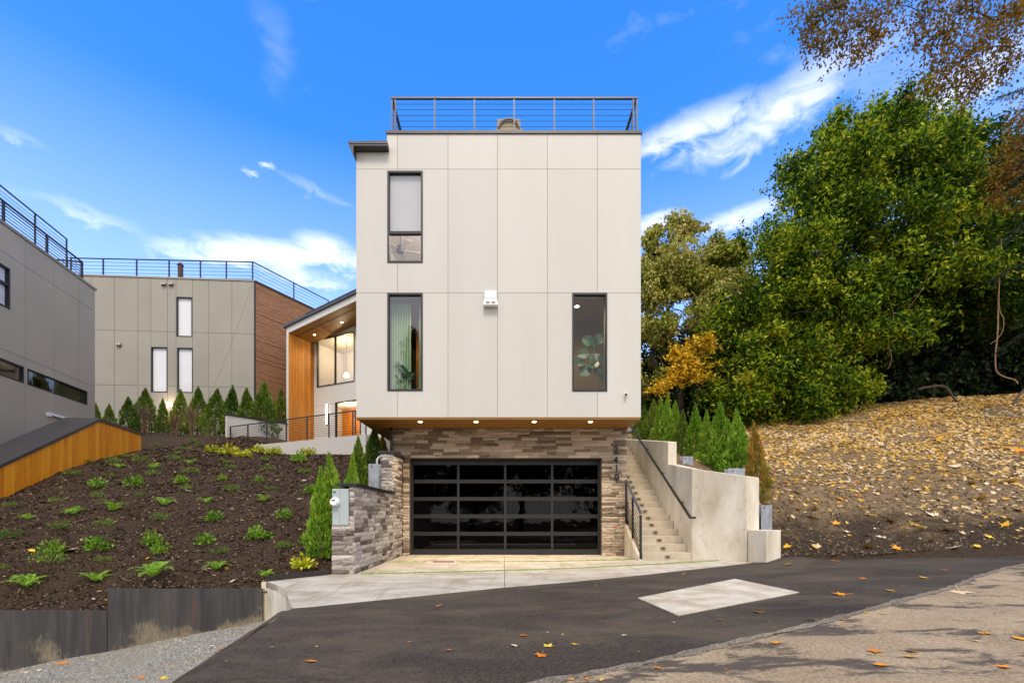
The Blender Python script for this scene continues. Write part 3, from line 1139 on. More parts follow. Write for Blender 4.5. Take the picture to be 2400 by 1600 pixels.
def a_px(fr, px, d=0.0):
    """where the sight line through photo column px meets a wall frame"""
    k = (px - CX) / FPX
    o = fr.o + fr.n * d
    return (k * o.y - o.x) / (fr.u.x - k * fr.u.y)


def y_at(fr, a, d=0.0):
    return (fr.o + fr.u * a + fr.n * d).y


def window(parent, fr, a0, a1, z0, z1, d=0.0, mull=(), vmull=(), fw=0.045, glassm='glass', proud=0.025, back=0.07, shade=None, sheet_z=None, fmat='dark_metal'):
    m = MB(fr)
    m.box(a0, a0 + fw, d - back, d + proud, z0, z1)
    m.box(a1 - fw, a1, d - back, d + proud, z0, z1)
    m.box(a0 + fw, a1 - fw, d - back, d + proud, z0, z0 + fw)
    m.box(a0 + fw, a1 - fw, d - back, d + proud, z1 - fw, z1)
    w = m.build('window', fmat, parent)
    zs = [z0 + fw] + list(mull) + [z1 - fw]
    As = [a0 + fw] + list(vmull) + [a1 - fw]
    for z in mull:
        MB(fr).box(a0 + fw, a1 - fw, d - back, d + proud - 0.005, z - fw * .7, z + fw * .7).build('mullion', fmat, w)
    for a in vmull:
        MB(fr).box(a - fw * .7, a + fw * .7, d - back, d + proud - 0.005, z0 + fw, z1 - fw).build('mullion', fmat, w)
    for i in range(len(zs) - 1):
        for j in range(len(As) - 1):
            za = zs[i] + (fw * .7 if i else 0)
            zb = zs[i + 1] - (fw * .7 if i < len(zs) - 2 else 0)
            aa = As[j] + (fw * .7 if j else 0)
            ab = As[j + 1] - (fw * .7 if j < len(As) - 2 else 0)
            m = MB(fr)
            m.quad((aa, d - 0.03, za), (ab, d - 0.03, za), (ab, d - 0.03, zb), (aa, d - 0.03, zb))
            m.build('pane', glassm, w)
    if shade:  # added pale sheet, no blind: its colour carries the pane's mirrored brightness
        sz = sheet_z or (z0 + fw, z1 - fw)
        MB(fr).box(a0 + fw + .003, a1 - fw - .003, d - back - 0.03, d - back - 0.012, sz[0] + .003, sz[1] - .003).build('bright_pane_sheet', shade, w)
    return w


def railing(parent, name, mat, pts, h, posts, ncab, pw=0.022, cr=0.005, rail_w=0.03, drop=0.0):
    """pts: base line of world points; posts: fractions 0..1 per segment; returns the top rail with posts and cables below it"""
    m = MB()
    for a, b in zip(pts[:-1], pts[1:]):
        a, b = Vector(a), Vector(b)
        up = Vector((0, 0, h))
        sd = (b - a).cross(Vector((0, 0, 1))).normalized() * rail_w
        t = Vector((0, 0, 0.02))
        e = (b - a).normalized() * rail_w * 0.9
        m.hexa([a + up - sd - t - e, b + up - sd - t + e, b + up + sd - t + e, a + up + sd - t - e, a + up - sd + t - e, b + up - sd + t + e, b + up + sd + t + e, a + up + sd + t - e])
    r = m.build(name, mat, parent)
    for (a, b), ps in zip(zip(pts[:-1], pts[1:]), posts):
        a, b = Vector(a), Vector(b)
        for p in ps:
            q = a + (b - a) * p
            MB().box(q.x - pw, q.x + pw, q.y - pw, q.y + pw, q.z - drop, q.z + h - 0.02).build('post', mat, r)
        for i in range(ncab):
            z = Vector((0, 0, h * (0.1 + 0.86 * (i + 0.3) / ncab)))
            MB().tube([a + z, b + z], cr, 5).build('cable', mat, r)
    return r


# one set of rough stone blocks, shared
STONES = []
for k in range(8):
    m = MB()
    nx, nz = 5, 2
    r2 = random.Random(k)
    grid = [[(i / nx, -(0.6 + 0.4 * r2.random()) if 0 < i < nx and 0 < j < nz else -(0.3 + 0.5 * r2.random()), j / nz) for i in range(nx + 1)] for j in range(nz + 1)]
    for j in range(nz):
        for i in range(nx):
            m.quad(grid[j][i], grid[j][i + 1], grid[j + 1][i + 1], grid[j + 1][i])
    for i in range(nx):
        for j, fl in ((0, 1), (nz, -1)):
            p, q = grid[j][i], grid[j][i + 1]
            ps = [(p[0], 0, p[2]), (q[0], 0, q[2]), q, p]
            m.quad(*(ps if fl > 0 else ps[::-1]))
    for j in range(nz):
        for i, fl in ((0, -1), (nx, 1)):
            p, q = grid[j][i], grid[j + 1][i]
            ps = [(p[0], 0, p[2]), (q[0], 0, q[2]), q, p]
            m.quad(*(ps if fl > 0 else ps[::-1]))
    STONES.append(m.mesh('stone'))


def stone_run(parent, fr, rects, course, lmin, lmax, mat, depth=(0.03, 0.07), z_off=0.0):
    """courses of ledge stone, every piece its own object"""
    ang = math.atan2(fr.u.y, fr.u.x)
    meshes = []
    for me in STONES:
        c = me.copy()
        c.materials.append(MATS[mat])
        meshes.append(c)
    out = []
    for (a0, a1, z0, z1) in rects:
        nz = max(1, round((z1 - z0) / course))
        ch = (z1 - z0) / nz
        for j in range(nz):
            a = a0
            while a < a1 - 0.01:
                l = rnd.uniform(lmin, lmax)
                if a1 - (a + l) < lmin * 0.6:
                    l = a1 - a
                l = min(l, a1 - a)
                hh = 1.0
                o = bpy.data.objects.new('stone', rnd.choice(meshes))
                o.parent = parent
                o.location = fr(a + 0.002, 0.0, z0 + j * ch + 0.0015) - OFF[parent.name]
                o.rotation_euler.z = ang
                o.scale = (l - 0.004, rnd.uniform(*depth), ch * hh - 0.003)
                COL.objects.link(o)
                out.append(o)
                a += l
    return out


# ---------------------------------------------------------------- the house
YF, YS = 11.49, 12.72
HB, HT = 3.49, 10.41
house = thing('modern_house', (0, 18, 0), 'white panelled box house with glass garage door, stone base and timber-lined entry', 'house')
FF = Frame((0, YF + 0.015, 0))


def xf(px):
    return X(px, YF)


def zf_(py):
    return Z(py, YF)


WIN = [(xf(908), xf(991), zf_(616), zf_(401)), (xf(908), xf(991), zf_(916), zf_(687)), (xf(1341), xf(1423), zf_(917), zf_(687))]
XL, XR = xf(835), xf(1502)
cuts = [XL] + [xf(p) for p in (932, 1050, 1166, 1283, 1400)] + [XR]
rowz = [HB, zf_(686), zf_(396.5), HT]
notch = (XL - 1, xf(907), zf_(357), 20)
for i in range(6):
    for j in range(3):
        g0 = 0.0045
        MB(FF).plate(cuts[i] + (g0 if i else 0), cuts[i + 1] - (g0 if i < 5 else 0), rowz[j] + (g0 if j else 0), rowz[j + 1] - (g0 if j < 2 else 0), 0.0, 0.015,
                     [(w[0] + .01, w[1] - .01, w[2] + .01, w[3] - .01) for w in WIN] + [notch]).build('panel', 'panel_white', house)
# shell behind the panels
hl = [(w[0] + .03, w[1] - .03, w[2] + .03, w[3] - .03) for w in WIN]
MB(FF).plate(XL + .006, XR - .006, HB + .006, HT - .002, -0.2, -0.004, hl + [(XL - 1, xf(907), zf_(357) - .01, 20)]).build('wall', 'backing', house)
YBK = 25.0
s = MB()
s.box(XL, XL + .2, YF + .216, YBK, HB + .01, zf_(357))
s.box(XR - .2, XR, YF + .216, YBK, HB + .01, HT)
s.box(XL + .2, XR - .2, YBK - .2, YBK, HB + .01, HT - .3)
s.box(xf(907), xf(907) + .2, YF + .216, YBK, zf_(357) + .002, HT)
s.build('wall', 'panel_white', house)
MB().box(XL + .2, XR - .2, YF + .216, YBK - .2, HT - .35, HT - .2).build('roof', 'cap_metal', house)
# parapet cap
c = MB()
c.box(xf(905), xf(1505), YF - .03, YF + .22, HT, HT + .075)
c.box(xf(1505) - .25, xf(1505), YF + .22, YBK, HT, HT + .075)
c.box(xf(905), xf(905) + .25, YF + .22, YBK, HT, HT + .075)
c.build('parapet_cap', 'cap_metal', house, bevel=0.006)
# lower eave on the left
e = MB()
ze = zf_(357)
for (ya, yb, xr) in ((YF - .2, YF - .002, xf(912)), (YF - .002, YBK, xf(907) - .01)):
    e.prism([], 0, 0) if False else None
    prof = [(XL - .005, ze - .22), (XL - .14, ze + .06), (XL - .14, ze + .11), (xr, ze + .13), (xr, ze + .005), (XL - .005, ze + .005)]
    b = len(e.v)
    for y in (ya, yb):
        e.v += [(p[0], y, p[1]) for p in prof]
    k = len(prof)
    e.f.append(tuple(b + i for i in range(k)))
    e.f.append(tuple(b + k + i for i in reversed(range(k))))
    for i in range(k):
        j = (i + 1) % k
        e.f.append((b + j, b + i, b + k + i, b + k + j))
e.build('eave', 'cap_metal', house)
MB().box(XL - .1, xf(912) + .004, YF - .212, YF - .2, ze + .05, ze + .075).build('gutter_lip', 'rail_metal', house)
# windows
window(house, FF, *WIN[0], mull=[zf_(545)], proud=0.03, glassm='glass_bright', shade='bright_pane_grey', sheet_z=(zf_(545), WIN[0][3] - .05))  # grey sheet added behind the upper pane to make it look bright
window(house, FF, *WIN[1], proud=0.03, glassm='glass')
window(house, FF, *WIN[2], proud=0.03, glassm='glass_clear')
# rooms behind them
r = MB()
r.box(XL + .2, XR - .2, 15.2, 15.3, HB + .2, HT - .4)
r.box(XL + .2, XR - .2, YF + .22, 15.2, 9.2, 9.3)
r.box(-0.6, -0.5, YF + .22, 15.2, 6.7, 9.2)
r.build('room', 'interior_white', house)
r = MB()
r.box(XL + .2, XR - .2, YF + .22, 15.2, 6.46, 6.6)
r.box(XL + .2, XR - .2, YF + .22, 15.2, HB + .2, HB + .3)
r.build('ceiling', 'interior_tan', house)
MB().box(0.9, XR - .2, 13.4, 13.5, HB + .3, 6.46).build('room', 'interior_tan', house)
MB().box(-2.42, 0.8, 13.0, 13.1, HB + .3, 6.46).build('room', 'interior_amber', house)
MB().box(0.8, 0.9, YF + .22, 13.5, HB + .3, 6.46).build('room', 'interior_tan', house)


def lamp(name, kind, loc, energy, color, parent=None, **kw):
    l = bpy.data.lights.new(name, kind)
    l.energy = energy
    l.color = color
    for k2, v in kw.items():
        setattr(l, k2, v)
    o = bpy.data.objects.new(name, l)
    COL.objects.link(o)
    if parent is not None:
        o.parent = parent
        o.location = Vector(loc) - OFF[parent.name]
    else:
        o.location = loc
    return o


def downlight(parent, loc, r=0.05, power=0.0, spot=100, mat='lamp_warm', color=(1, 0.75, 0.42)):
    x, y, z = loc
    t = MB().disc((x, y, z - 0.012), (0, 0, 1), r * 1.25, r * 1.25, 0.011, 20).build('downlight', 'white_plastic' if mat == 'lamp_white' else 'cap_metal', parent)
    MB().disc((x, y, z - 0.017), (0, 0, 1), r, r, 0.006, 20).build('lens', mat, t)
    if power:
        lamp('downlight_lamp', 'SPOT', (x, y, z - 0.03), power, color, t, spot_size=R(spot), spot_blend=0.7, shadow_soft_size=0.05)
    return t


downlight(house, (X(1352, 12.05), 12.05, 6.46), 0.055, 60, 160)
downlight(house, (-1.6, 12.25, 6.46), 0.055, 60, 160)
lamp('room_lamp', 'POINT', (-1.6, 12.9, 8.7), 55, (1, 0.9, 0.8), house, shadow_soft_size=0.12)
MB().disc((X(986, 12.4), 12.4, 8.86), (0, 0, 1), 0.05, 0.05, 0.03, 16).build('bulb', 'lamp_white', house)
# curtain and fan
t = thing('curtain', (xf(915), YF + .32, HB + .3), 'pale green pleated curtain behind the lower window beside the vent hood', 'curtain')
m = MB()
prev = None
for i in range(49):
    x = xf(908) + (xf(957) - xf(908)) * i / 48
    y = YF + .33 + .045 * math.sin(i * 1.05)
    if prev:
        m.quad((prev[0], prev[1], HB + .32), (x, y, HB + .32), (x, y, 6.42), (prev[0], prev[1], 6.42))
    prev = (x, y)
m.build('cloth', 'curtain_green', t, smooth=True)
m = MB()
prev = None
for i in range(17):
    x = xf(976) + (xf(992) - xf(976)) * i / 16
    y = YF + .33 + .04 * math.sin(i * 1.2)
    if prev:
        m.quad((prev[0], prev[1], HB + .32), (x, y, HB + .32), (x, y, 6.42), (prev[0], prev[1], 6.42))
    prev = (x, y)
m.build('cloth', 'curtain_green', t, smooth=True)
fx, fy, fz = P(938, 587, 13.4)
fan = thing('ceiling_fan', (fx, fy, fz), 'grey-bladed ceiling fan seen through the upper window', 'fan')
MB().disc((fx, fy, fz - .06), (0, 0, 1), .1, .13, .14, 16).build('hub', 'cap_metal', fan)
MB().tube([(fx, fy, fz + .08), (fx, fy, 9.2)], .015, 8).build('rod', 'cap_metal', fan)
for i in range(5):
    a = i * 2 * math.pi / 5 + .3
    u = Vector((math.cos(a), math.sin(a), 0))
    v = Vector((-math.sin(a), math.cos(a), 0.18))
    c = Vector((fx, fy, fz))
    m = MB()
    ps = [c + u * .12 - v * .05, c + u * .6 - v * .08, c + u * .62 + v * .08, c + u * .12 + v * .05]
    m.hexa([p - Vector((0, 0, .006)) for p in ps] + [p + Vector((0, 0, .006)) for p in ps])
    m.build('blade', 'interior_white', fan)

# timber soffit under the overhang and its lamps
MB().box(XL + .003, XR - .003, YF + .012, YBK, HB - .05, HB - .002).build('soffit', 'wood_soffit', house)
for px in (985, 1116, 1252, 1384):
    Y = (HB - .05 - ZC) * FPX / (HY - 987)
    downlight(house, (X(px, Y), Y, HB - .05), 0.055, 105, 112)
# garage storey
FS = Frame((0, YS, 0))
OL, OR_, OT = X(960, YS), X(1410, YS), Z(1073, YS)
GL, GR = X(920, YS), X(1469, YS)
MB(FS).plate(GL, GR, -0.2, HB - .052, -0.24, 0.0, [(OL, OR_, -1, OT)]).build('wall', 'stone_backing', house)
w = MB()
w.box(GL, GL + .2, YS + .24, YBK, 0, HB - .06)
w.box(GR - .2, GR, YS + .24, YBK, 0, HB - .06)
w.build('wall', 'concrete', house)
rects = [(GL, GR, OT, HB - .052), (OR_, GR, 0.0, OT), (X(944, YS), OL, 0.0, OT)]
stone_run(house, FS, [rects[0]], 0.0765, 0.22, 0.66, 'stone_band')
stone_run(house, FS, [rects[1]], 0.0765, 0.2, 0.5, 'stone_band')
stone_run(house, FS, [rects[2]], 0.0765, 0.15, 0.3, 'stone_band')
# garage door
FD = Frame((0, 12.95, 0))


def xd(px):
    return X(px, 12.95)


def zd(py):
    return Z(py, 12.95)


stl = [962, 1074, 1184, 1294, 1408]
rl = [1299.5, 1250, 1209.2, 1168.4, 1127.6, 1078]
m = MB(FD)
m.box(xd(950), xd(962), -0.1, 0.04, 0, zd(1070))
m.box(xd(1408), xd(1420), -0.1, 0.04, 0, zd(1070))
m.box(xd(962), xd(1408), -0.1, 0.04, zd(1080), zd(1070))
door = m.build('garage_door', 'door_frame_black', house)
rh, sh = 0.05, 0.03
for i, py in enumerate(rl):
    lo, hi = zd(py) - rh, zd(py) + rh
    if i == 0:
        lo, hi = 0.01, zd(1286)
    if i == 5:
        lo, hi = zd(1089), zd(1080.5)
    if 0 < i < 5:
        # two section edges meeting in a thin groove
        mid = (lo + hi) / 2
        MB(FD).box(xd(962.3), xd(1407.7), -0.04, 0.012, lo, mid - .004).build('rail', 'door_frame_black', door)
        MB(FD).box(xd(962.3), xd(1407.7), -0.04, 0.012, mid + .004, hi).build('rail', 'door_frame_black', door)
    else:
        MB(FD).box(xd(962.3), xd(1407.7), -0.04, 0.012, lo, hi).build('rail', 'door_frame_black', door)
zb = [zd(1286)] + [v for py in rl[1:5] for v in (zd(py) - rh, zd(py) + rh)] + [zd(1089)]
xb = [xd(969)] + [v for px in stl[1:4] for v in (xd(px) - sh, xd(px) + sh)] + [xd(1401)]
for j in range(5):
    z0, z1 = zb[2 * j] + .001, zb[2 * j + 1] - .001
    for (a, b) in ((xd(962.3), xb[0]), (xb[1], xb[2]), (xb[3], xb[4]), (xb[5], xb[6]), (xb[7], xd(1407.7))):
        MB(FD).box(a, b, -0.04, 0.010, z0, z1).build('stile', 'door_frame_black', door)
    for i in range(4):
        a, b = xb[2 * i], xb[2 * i + 1]
        m = MB(FD)
        tl = rnd.uniform(-.004, .004)
        m.quad((a, -.015, z0), (b, -.015 + tl, z0), (b, -.015 + tl, z1), (a, -.015, z1))
        m.build('pane', 'glass_dark', door)
# inside the garage
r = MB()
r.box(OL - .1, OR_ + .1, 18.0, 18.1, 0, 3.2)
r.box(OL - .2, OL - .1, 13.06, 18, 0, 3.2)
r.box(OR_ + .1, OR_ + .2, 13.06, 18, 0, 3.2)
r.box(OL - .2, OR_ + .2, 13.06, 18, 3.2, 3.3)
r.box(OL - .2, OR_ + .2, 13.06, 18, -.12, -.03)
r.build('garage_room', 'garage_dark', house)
# house number 2410, one digit below the other


def text_mesh(body, size, depth):
    cu = bpy.data.curves.new('digit', 'FONT')
    cu.body = body
    cu.size = size
    cu.extrude = depth
    cu.align_x = 'CENTER'
    cu.resolution_u = 4
    cu.offset = 0.002
    ob = bpy.data.objects.new('digit', cu)
    COL.objects.link(ob)
    me = bpy.data.meshes.new_from_object(ob)
    bpy.data.objects.remove(ob)
    bpy.data.curves.remove(cu)
    return me


for ch, px, py in (('2', 1443, 1054), ('4', 1443, 1077.5), ('1', 1445, 1097), ('0', 1446, 1118)):
    me = text_mesh(ch, 0.275, 0.012)
    me.materials.clear()
    me.materials.append(MATS['black_trim'])
    zs = [v.co.y for v in me.vertices]
    mid = (min(zs) + max(zs)) / 2
    o = bpy.data.objects.new('house_number', me)
    o.parent = house
    o.rotation_euler = (R(90), 0, 0)
    o.location = Vector((X(px, YS - .07), YS - .072, Z(py, YS - .07) - mid)) - OFF[house.name]
    COL.objects.link(o)
    o['label'] = 'black metal house number digit ' + ch
# roof railing
zr = HT + .075
yr = 11.9
hr = Z(231, yr) - zr
pp = [(X(919, yr), 21, zr), (X(919, yr), yr, zr), (X(1492, yr), yr, zr), (X(1492, yr), 21, zr)]
xa, xb2 = X(919, yr), X(1492, yr)
fr_posts = [(X(p, yr) - xa) / (xb2 - xa) for p in (927, 1019, 1112, 1205, 1299, 1391, 1484)] + [0.0, 1.0]
railing(house, 'roof_railing', 'rail_metal', pp, hr, [[i / 6 for i in range(6)], fr_posts, [(i + 1) / 6 for i in range(6)]], 7, pw=0.018, cr=0.006, rail_w=0.028)
# vent hood on the facade, roof vent
t = MB(FF)
a0, a1 = xf(1136), xf(1164)
t.box(a0, a1, 0.0155, 0.13, zf_(704), zf_(686))
vh = t.build('vent_hood', 'white_plastic', house, bevel=0.012)
m = MB(FF)
m.hexa([(a0 - .03, .0155, zf_(720)), (a1 + .03, .0155, zf_(720)), (a1 + .03, .17, zf_(720)), (a0 - .03, .17, zf_(720)),
        (a0, .0155, zf_(705)), (a1, .0155, zf_(705)), (a1, .13, zf_(705)), (a0, .13, zf_(705))])
m.build('flap', 'white_plastic', vh)
for q in (-1, 1):
    c = (a0 + a1) / 2
    m = MB(FF)
    lo, hi = sorted((c + q * .015, c + q * .12))
    m.hexa([(lo, .158, zf_(718)), (hi, .158, zf_(718)), (hi, .172, zf_(718)), (lo, .172, zf_(718)), (lo, .146, zf_(712)), (hi, .146, zf_(712)), (hi, .160, zf_(712)), (lo, .160, zf_(712))])
    m.build('grille', 'cap_metal', vh)
cx_, cy_, cz_ = P(1466, 925, YF)
t = thing('security_camera', (cx_, YF, cz_), 'small white security camera on the facade near its lower corner', 'camera')
MB().disc((cx_ + .01, YF - .001, cz_ + .02), (0, -1, 0), .035, .035, .02, 16).build('mount', 'white_plastic', t)
MB().disc((cx_ + .01, YF - .02, cz_ + .02), (-.25, -1, -.35), .034, .03, .1, 16).build('body', 'white_plastic', t)
MB().disc((cx_ - .015, YF - .115, cz_ - .015), (-.25, -1, -.35), .026, .026, .008, 14).build('lens', 'black_trim', t)
# roof vent: half-round hood
t = thing('roof_vent', (X(1192, 15), 15, HT - .2), 'tan arched metal vent hood on the roof behind the railing', 'roof vent')
Yv = 15.0
xa, xb2 = X(1165, Yv), X(1220, Yv)
zt = Z(279, Yv)
m = MB()
m.box(xa, xb2, Yv, Yv + .6, HT - .2, zt)
m.build('housing', 'tan_vent', t, bevel=0.01)
m = MB()
arc = [((xa + xb2) / 2 + math.cos(a) * (xb2 - xa) * .44, Yv - .05, zt - .34 + math.sin(a) * .3) for a in [math.pi * i / 12 for i in range(13)]]
m.tube(arc, .03, 8)
m.build('arched_rim', 'tan_vent', t)
MB().box(xa - .05, xb2 + .05, Yv - .05, Yv + .65, HT - .2, zt - .36).build('skirt', 'tan_vent', t)
# rain pipe at the garage corner
t = thing('rain_pipe', (X(917, 12.6), 12.6, 2.66), 'dark grey rain pipe between soffit and stone pillar', 'pipe')
MB().tube([(X(917, 12.6), 12.6, 2.68), (X(917, 12.6), 12.6, HB - .05)], .035, 10).build('pipe', 'cap_metal', t, smooth=True)
MB().disc((X(917, 12.6), 12.6, HB - .2), (0, 0, 1), .045, .045, .06, 10).build('bracket', 'cap_metal', t)
# hose tap
t = thing('hose_tap', (X(1443, 12.6), YS - .05, Z(1245, 12.6)), 'hose tap with red wheel handle on the stone pier by the stairs', 'tap')
c = Vector((X(1443, 12.6), YS - .05, Z(1240, 12.6)))
MB().tube([c + Vector((0, .05, 0)), c + Vector((0, -.06, 0)), c + Vector((.01, -.09, -.06)), c + Vector((.01, -.09, -.12))], .016, 8).build('spout', 'galvanized', t, smooth=True)
MB().disc(c + Vector((0, -.1, .05)), (0, -.4, 1), .035, .035, .02, 14).build('handle', 'red_paint', t)
MB().disc(c + Vector((.01, -.09, -.13)), (0, 0, 1), .022, .022, .05, 10).build('adapter', 'green_plastic', t)

# ---- entry wing
un = math.hypot(.9, .435)
FW = Frame((-11.4, 24.65, 0), (.9, -.435, 0), (-.435, -.9, 0))
SL = 0.162


def zrf(a):
    return 11.08 + SL * a


AR = 8.4
MB(FW).hexa([(0, -4, 3.8), (.15, -4, 3.8), (.15, 0, 3.8), (0, 0, 3.8), (0, -4, zrf(0) - .13), (.15, -4, zrf(.15) - .13), (.15, 0, zrf(.15) - .13), (0, 0, zrf(0) - .13)]).build('wing_wall', 'panel_white', house)
MB(FW).hexa([(.152, -4, zrf(0) - .44), (AR, -4, zrf(AR) - .44), (AR, 0.001, zrf(AR) - .44), (.152, 0.001, zrf(.15) - .44), (.152, -4, zrf(.15) - .13), (AR, -4, zrf(AR) - .13), (AR, 0.001, zrf(AR) - .13), (.152, 0.001, zrf(.15) - .13)]).build('fascia', 'panel_white', house)
MB(FW).hexa([(-.14, -4.1, zrf(-.1) - .128), (AR, -4.1, zrf(AR) - .128), (AR, .1, zrf(AR) - .128), (-.14, .1, zrf(-.1) - .128), (-.14, -4.1, zrf(-.1)), (AR, -4.1, zrf(AR)), (AR, .1, zrf(AR)), (-.14, .1, zrf(-.1))]).build('roof_edge', 'cap_metal', house)
so = MB(FW).hexa([(.17, -1.65, zrf(.15) - .47), (7.6, -1.65, zrf(7.6) - .47), (8.3, -.02, zrf(8.3) - .47), (.17, -.02, zrf(.15) - .47), (.17, -1.65, zrf(.15) - .442), (7.6, -1.65, zrf(7.6) - .442), (8.3, -.02, zrf(8.3) - .442), (.17, -.02, zrf(.15) - .442)]).build('soffit', 'wood_soffit', house)
MB(FW).hexa([(.2, -.48, zrf(.2) - .478), (8, -.48, zrf(8) - .478), (8, -.43, zrf(8) - .478), (.2, -.43, zrf(.2) - .478), (.2, -.48, zrf(.2) - .471), (8, -.48, zrf(8) - .471), (8, -.43, zrf(8) - .471), (.2, -.43, zrf(.2) - .471)]).build('vent_slot', 'black_trim', so)
nb = 8
for i in range(nb):
    d0, d1 = -1.65 * i / nb - .002, -1.65 * (i + 1) / nb + .004
    zt = zrf(.17) - .475
    MB(FW).box(.152, .172 + (i % 2) * .003, d1, d0 - .004, 4.22, zt).build('board', 'wood_orange_v', house)
for px, py in ((737, 773), (801, 758)):
    d = -.95
    a = a_px(FW, px, d)
    p = FW(a, d, zrf(a) - .475)
    downlight(house, (p.x, p.y, p.z), .065, 46, 120)
# recessed wall with windows
dR = -1.65
aw = [a_px(FW, p, dR) for p in (743, 785.5, 831)]
ad = [a_px(FW, 786, dR), a_px(FW, 846, dR)]
yw = y_at(FW, aw[0], dR)
W1 = (aw[0], aw[2], Z(908, yw), Z(796, yw))
W2 = (ad[0], ad[1], 4.24, Z(943, y_at(FW, ad[0], dR)))
zj = Z(952, y_at(FW, a_px(FW, 740, dR), dR))
holes = [(W1[0] + .02, W1[1] - .02, W1[2] + .02, W1[3] - .02), (W2[0] + .02, W2[1] - .02, W2[2] - 1, W2[3] - .02)]
for (za, zb_) in ((4.22, zj - .006), (zj + .006, zrf(3) - .48)):
    acs = [.175, aw[0] - .35, a_px(FW, 765, dR), 7.5]
    MB(FW).plate(.175, 7.5, za, zb_, dR - .02, dR, holes).build('panel', 'panel_white', house)
MB(FW).hexa([(.175, dR - .14, 4), (7.5, dR - .14, 4), (7.5, dR - .021, 4), (.175, dR - .021, 4), (.175, dR - .14, zrf(.17) - .48), (7.5, dR - .14, zrf(7.5) - .48), (7.5, dR - .021, zrf(7.5) - .48), (.175, dR - .021, zrf(.17) - .48)]) if False else None
MB(FW).plate(.175, 7.5, 4.0, zrf(3) - .1, dR - .14, dR - .022, holes).build('wall', 'backing', house)
MB(FW).hexa([(.175, dR - .02, zrf(3) - .478), (7.5, dR - .02, zrf(3) - .478), (7.5, dR, zrf(3) - .478), (.175, dR, zrf(3) - .478), (.175, dR - .02, zrf(.175) - .474), (7.5, dR - .02, zrf(7.5) - .474), (7.5, dR, zrf(7.5) - .474), (.175, dR, zrf(.175) - .474)]) if False else None
window(house, FW, *W1, d=dR, vmull=[aw[1]], fw=.05, glassm='glass')
window(house, FW, *W2, d=dR, fw=.06, glassm='glass_clear')
# rooms behind the wing glass
r = MB(FW)
r.box(.2, 7.4, dR - 2.2, dR - 2.1, 7.5, zrf(0) - .3)
r.box(.2, 7.4, dR - 2.1, dR - .15, 7.4, 7.5)
r.box(.2, .3, dR - 2.1, dR - .15, 7.5, zrf(0) - .3)
r.build('room', 'interior_white', house)
r = MB(FW)
r.box(.2, 7.4, dR - 2.2, dR - 2.1, 4.2, 7.38)
r.box(.2, 7.4, dR - 2.1, dR - .15, 4.1, 4.22)
r.build('room', 'wood_orange_v', house)
p = FW(a_px(FW, 812, dR - .9), dR - .9, 10.2)
lamp('room_lamp', 'POINT', p, 60, (1, .78, .5), house, shadow_soft_size=.12)
t = thing('pendant_lamp', (p.x, p.y, p.z - .3), 'glowing amber pendant lamp behind the entry wing upper window', 'lamp')
c = Vector((p.x, p.y, 8.85))
MB().tube([c + Vector((0, 0, .2)), c + Vector((0, 0, 2.0))], .008, 6).build('cord', 'black_trim', t)
MB().disc(c, (0, 0, 1), .16, .08, .2, 16).build('shade', 'lamp_warm', t)
p = FW(a_px(FW, 812, dR - 1), dR - 1, 6.9)
lamp('room_lamp', 'POINT', p, 60, (1, .72, .4), house, shadow_soft_size=.12)
# upright wall lamp
a = a_px(FW, 766, dR + .05)
yy = y_at(FW, a, dR)
sc = MB(FW).box(a - .05, a + .05, dR + .001, dR + .05, Z(994, yy), Z(947, yy)).build('wall_lamp', 'cap_metal', house)
MB(FW).box(a - .035, a + .035, dR + .051, dR + .085, Z(993, yy), Z(948, yy)).build('diffuser', 'lamp_white', sc)
# terrace
MB(FW).box(-.07, 8.35, .01, 3.27, 3.2, 4.22).build('terrace', 'panel_white', house)
MB(FW).box(.15, 8.0, dR, .009, 3.3, 4.219).build('terrace', 'concrete', house)
MB(FW).hexa([(-.07, .02, 4.222), (.08, .02, 4.222), (.08, 3.27, 4.222), (-.07, 3.27, 4.222), (-.07, .02, 5.88), (.08, .02, 5.88), (.08, 3.27, 5.72), (-.07, 3.27, 5.72)]).build('parapet', 'panel_white', house)
MB(FW).hexa([(-.1, .02, 5.882), (.11, .02, 5.882), (.11, 3.3, 5.722), (-.1, 3.3, 5.722), (-.1, .02, 5.94), (.11, .02, 5.94), (.11, 3.3, 5.79), (-.1, 3.3, 5.79)]).build('parapet_cap', 'dark_metal', house)
b0, b1 = a_px(FW, 540, 3.2), 8.3
fr = [(a_px(FW, p, 3.2) - b0) / (b1 - b0) for p in (540, 581, 625, 671, 720, 771, 827, 833)] + [1.0]
railing(house, 'terrace_railing', 'dark_metal', [FW(b0, 3.2, 4.222), FW(b1, 3.2, 4.222)], 0.97, [fr], 9, pw=.022, cr=.008, rail_w=.025)
# railing on the wing roof
g0, g1 = a_px(FW, 716, -1.2), 8.2
railing(house, 'roof_railing', 'rail_metal', [FW(g0, -3.6, zrf(g0) + .0), FW(g0, -1.2, zrf(g0)), FW(g1, -1.2, zrf(g1))], 1.05, [[0, .5], [0, .22, .44, .66, 1]], 7, pw=.025, cr=.008)
t = thing('vent_stack', FW(a_px(FW, 748, -2.2), -2.2, zrf(2)), 'brown capped vent stack on the entry wing roof', 'vent stack')
q = FW(a_px(FW, 748, -2.2), -2.2, zrf(2) - .1)
MB().tube([q, q + Vector((0, 0, 1.25))], .16, 10).build('pipe', 'brown_stack', t)
MB().disc(q + Vector((0, 0, 1.25)), (0, 0, 1), .2, .03, .25, 10).build('cap', 'brown_stack', t)

